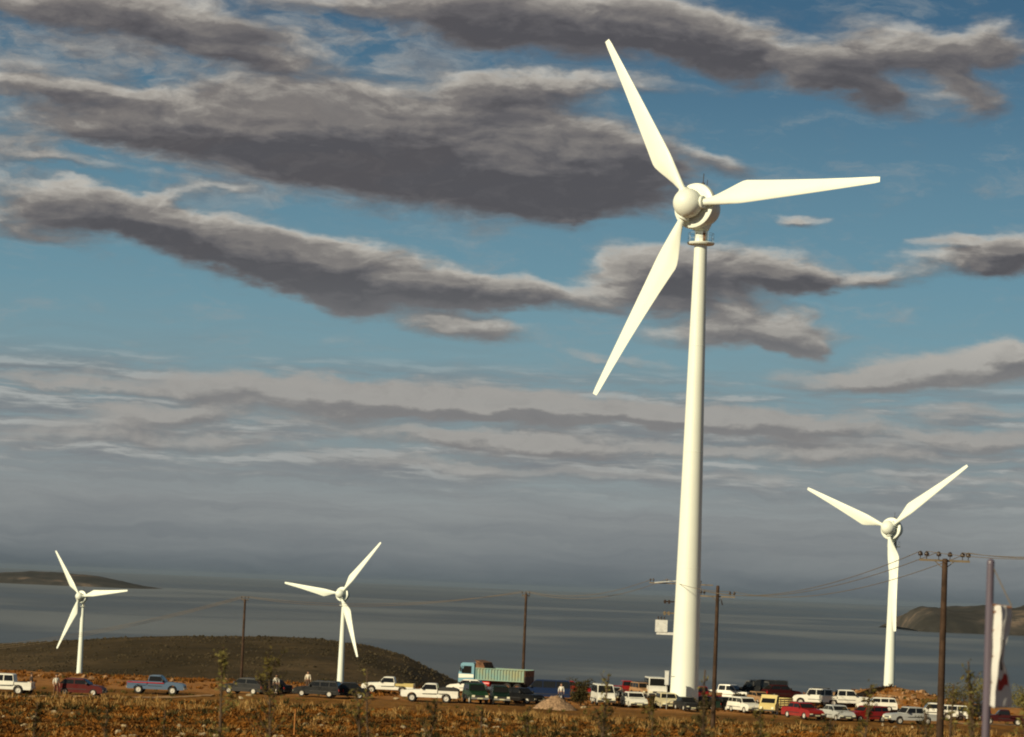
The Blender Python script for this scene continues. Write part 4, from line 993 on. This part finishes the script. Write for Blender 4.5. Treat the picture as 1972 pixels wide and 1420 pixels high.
# planting stakes
stm = mat('stake_wood', (.42, .17, .04), .85)
for (px, y0, y1, lb) in ((205, 1366, 1398, 'short orange wooden stake beside the short dark sapling'), (566, 1366, 1420, 'orange wooden stake below the tall sapling with the ragged crown'), (924, 1368, 1393, 'orange wooden stake below the dark green off-road vehicle'), (1376, 1352, 1378, 'orange wooden stake right of the thin utility pole'), (922, 1408, 1436, 'orange wooden stake at the bottom edge below the dark green off-road vehicle')):
    p = ground_hit(px, y1); hgt = (y1 - y0) / F * p.y
    o = MB().tube([(0, 0, -.1), (.02, 0, hgt)], [.05, .045], 7).build('wooden_stake', stm, None); o.location = p; tag(o, lb, 'stake', 'planting stakes in the foreground')
def bush(px, py, w, h, kind, label):
    rnd = random.Random(int(px * 3 + py)); p = ground_hit(px, py); root = empty('bush', p); tag(root, label, 'bush', 'bushes among the vehicles')
    lp = []; tw = MB()
    lobes = [(rnd.gauss(0, w * .2), rnd.gauss(0, w * .2), rnd.uniform(.3, .8) * h, rnd.uniform(.2, .36) * w) for _ in range(9)]
    for (a, b_, c_, r_) in lobes:
        tw.tube([(a * .2, b_ * .2, 0), (a * .7, b_ * .7, c_ * .5), (a, b_, c_)], [.03, .02, .008], 5)
        for _ in range(170):
            q = Vector((rnd.gauss(0, 1), rnd.gauss(0, 1), rnd.gauss(0, 1))).normalized() * r_ * rnd.uniform(.5, 1.05); v = Vector((a, b_, c_)) + q
            if v.z > .02: lp.append(v)
    tw.build('stems', M['bark'], root); vs, fs = leaf_cloud(lp, .16, rnd, 1.8); MB().add(vs, fs).build('foliage', LM[kind], root)
bush(1118, 1360, 1.8, 1.5, 'dark', 'round dark bush between the gravel heap and the white van')
bush(1262, 1362, 1.3, .9, 'dark', 'dark green bush below the white minibus')
bush(1425, 1355, 1.2, .8, 'dark', 'dark bush under the nose of the white double-cab pickup')
bush(1850, 1366, 3.4, 2.2, 'olive', 'olive bush right of the thick utility pole')
bush(1800, 1374, 2.2, 1.4, 'olive', 'low olive bush behind the thick utility pole')
bush(1888, 1358, 3.2, 2.6, 'yellow', 'tall yellowish bush left of the banner pole')
bush(1966, 1362, 3.0, 2.9, 'yellow', 'yellow-lit bush at the right edge behind the banner')
bush(628, 1331, 2.0, 1.0, 'dark', 'low dark bush behind the low black estate car')
bush(1120, 1344, 2.0, 1.7, 'dark', 'dark bush left behind the white van')

# scrub: stuff
def tufts(name, n, region, hmin, hmax, kind, seed, blades=9, spread=.22, w=.035, clump=None):
    rnd = np.random.RandomState(seed); vs = []; fs = []
    c = 0
    while c < n:
        y = rnd.uniform(*region); x = rnd.uniform(-1, 1) * (y * .20 + 4)
        if clump and fbm(x + seed * 7, y, clump[0], 3) < clump[1]: 
            if rnd.rand() < .9: continue
        c += 1; z = ground(x, y) - .03; h = rnd.uniform(hmin, hmax)
        for _ in range(blades):
            a = rnd.uniform(0, 6.28); l = rnd.uniform(.2, 1) * spread; bx, by = x + math.cos(a) * l * .4, y + math.sin(a) * l * .4
            tx, ty = x + math.cos(a) * l * (1 + h), y + math.sin(a) * l * (1 + h); hz = h * rnd.uniform(.6, 1.1); ww = w * rnd.uniform(.6, 1.4); pa = rnd.uniform(0, 3.14)
            dx, dy = math.cos(pa) * ww, math.sin(pa) * ww; k_ = len(vs)
            vs += [(bx - dx, by - dy, z), (bx + dx, by + dy, z), ((bx + tx) / 2 + dx, (by + ty) / 2 + dy, z + hz * .6), (tx, ty, z + hz), ((bx + tx) / 2 - dx, (by + ty) / 2 - dy, z + hz * .6)]
            fs.append((k_, k_ + 1, k_ + 2, k_ + 3, k_ + 4))
    me = bpy.data.meshes.new(name); me.from_pydata(vs, [], fs); me.materials.append(LM[kind]); o = bpy.data.objects.new(name, me); COL.objects.link(o)
    tag(o, None, None, None, 'stuff'); return o
o = tufts('dry_scrub', 12000, (165, 234), .10, .30, 'brown', 5, 12, .45, .06, (6, -.25)); o['label'] = 'brown dry scrub covering the foreground field'; o['category'] = 'scrub'
o = tufts('dry_grass', 2600, (165, 236), .15, .5, 'straw', 8, 8, .28, .022, (5, .15)); o['label'] = 'pale straw-coloured dry grass tufts in the foreground'; o['category'] = 'grass'
o = tufts('tall_dry_grass', 900, (216, 234), .3, .75, 'straw', 21, 9, .22, .022, (7, .0)); o['label'] = 'tall pale dry grass along the near edge of the parking field'; o['category'] = 'grass'
o = tufts('dark_weeds', 900, (180, 236), .2, .55, 'dark', 31, 12, .42, .05, (8, .12)); o['label'] = 'dark weeds in patches over the foreground field'; o['category'] = 'weeds'
o = tufts('green_weeds', 700, (165, 300), .15, .4, 'olive', 9, 9, .28, .04, (9, .15)); o['label'] = 'olive green weeds dotted through the foreground scrub'; o['category'] = 'weeds'
o = tufts('rim_scrub', 3600, (262, 322), .12, .4, 'brown', 12, 9, .3, .05, (5, .0)); o['label'] = 'dry brown scrub along the far rim of the field'; o['category'] = 'scrub'

def hill_scrub():
    rnd = np.random.RandomState(4); vs = []; fs = []
    rndp = random.Random(2); c = 0
    while c < 12000:
        y = rnd.uniform(700, 1750); x = rnd.uniform(-.21, .02) * y
        if fbm(x, y, 60, 3) < -.05 and rnd.rand() < .8: continue
        c += 1; z = ground(x, y); r = rnd.uniform(.2, .7); k_ = len(vs)
        n = 6
        for ring, (q, hh_) in enumerate(((1, 0), (.9, .6), (.4, 1.0))):
            for i in range(n):
                a = 2 * math.pi * i / n + ring * .3; j = rnd.uniform(.75, 1.25); vs.append((x + math.cos(a) * r * q * j, y + math.sin(a) * r * q * j, z - .5 + hh_ * r * 1.1 * j))
        for ring in range(2):
            for i in range(n): fs.append((k_ + ring * n + i, k_ + ring * n + (i + 1) % n, k_ + (ring + 1) * n + (i + 1) % n, k_ + (ring + 1) * n + i))
        fs.append(tuple(k_ + 2 * n + i for i in range(n)))
    me = bpy.data.meshes.new('hill_scrub'); me.from_pydata(vs, [], fs); me.materials.append(LM['hill']); o = bpy.data.objects.new('hill_scrub', me); COL.objects.link(o)
    tag(o, 'dark scrub bushes scattered over the headland behind the distant turbines', 'scrub', None, 'stuff')
hill_scrub()

# ------------------------------------------------------------------ air
hz = bpy.data.materials.new('haze_air'); hz.use_nodes = True; N = NT(hz.node_tree); N.n.clear()
pv = N.new('ShaderNodeVolumePrincipled'); pv.inputs['Color'].default_value = (.34, .42, .52, 1); pv.inputs['Density'].default_value = 5e-6; pv.inputs['Anisotropy'].default_value = .0
ou = N.new('ShaderNodeOutputMaterial'); N.l.new(pv.outputs[0], ou.inputs['Volume'])
o = MB().box(-125000, 125000, -800, 202000, -420, 75).build('haze', hz); tag(o, 'thin haze over the sea and far headlands', 'haze', None, 'stuff')
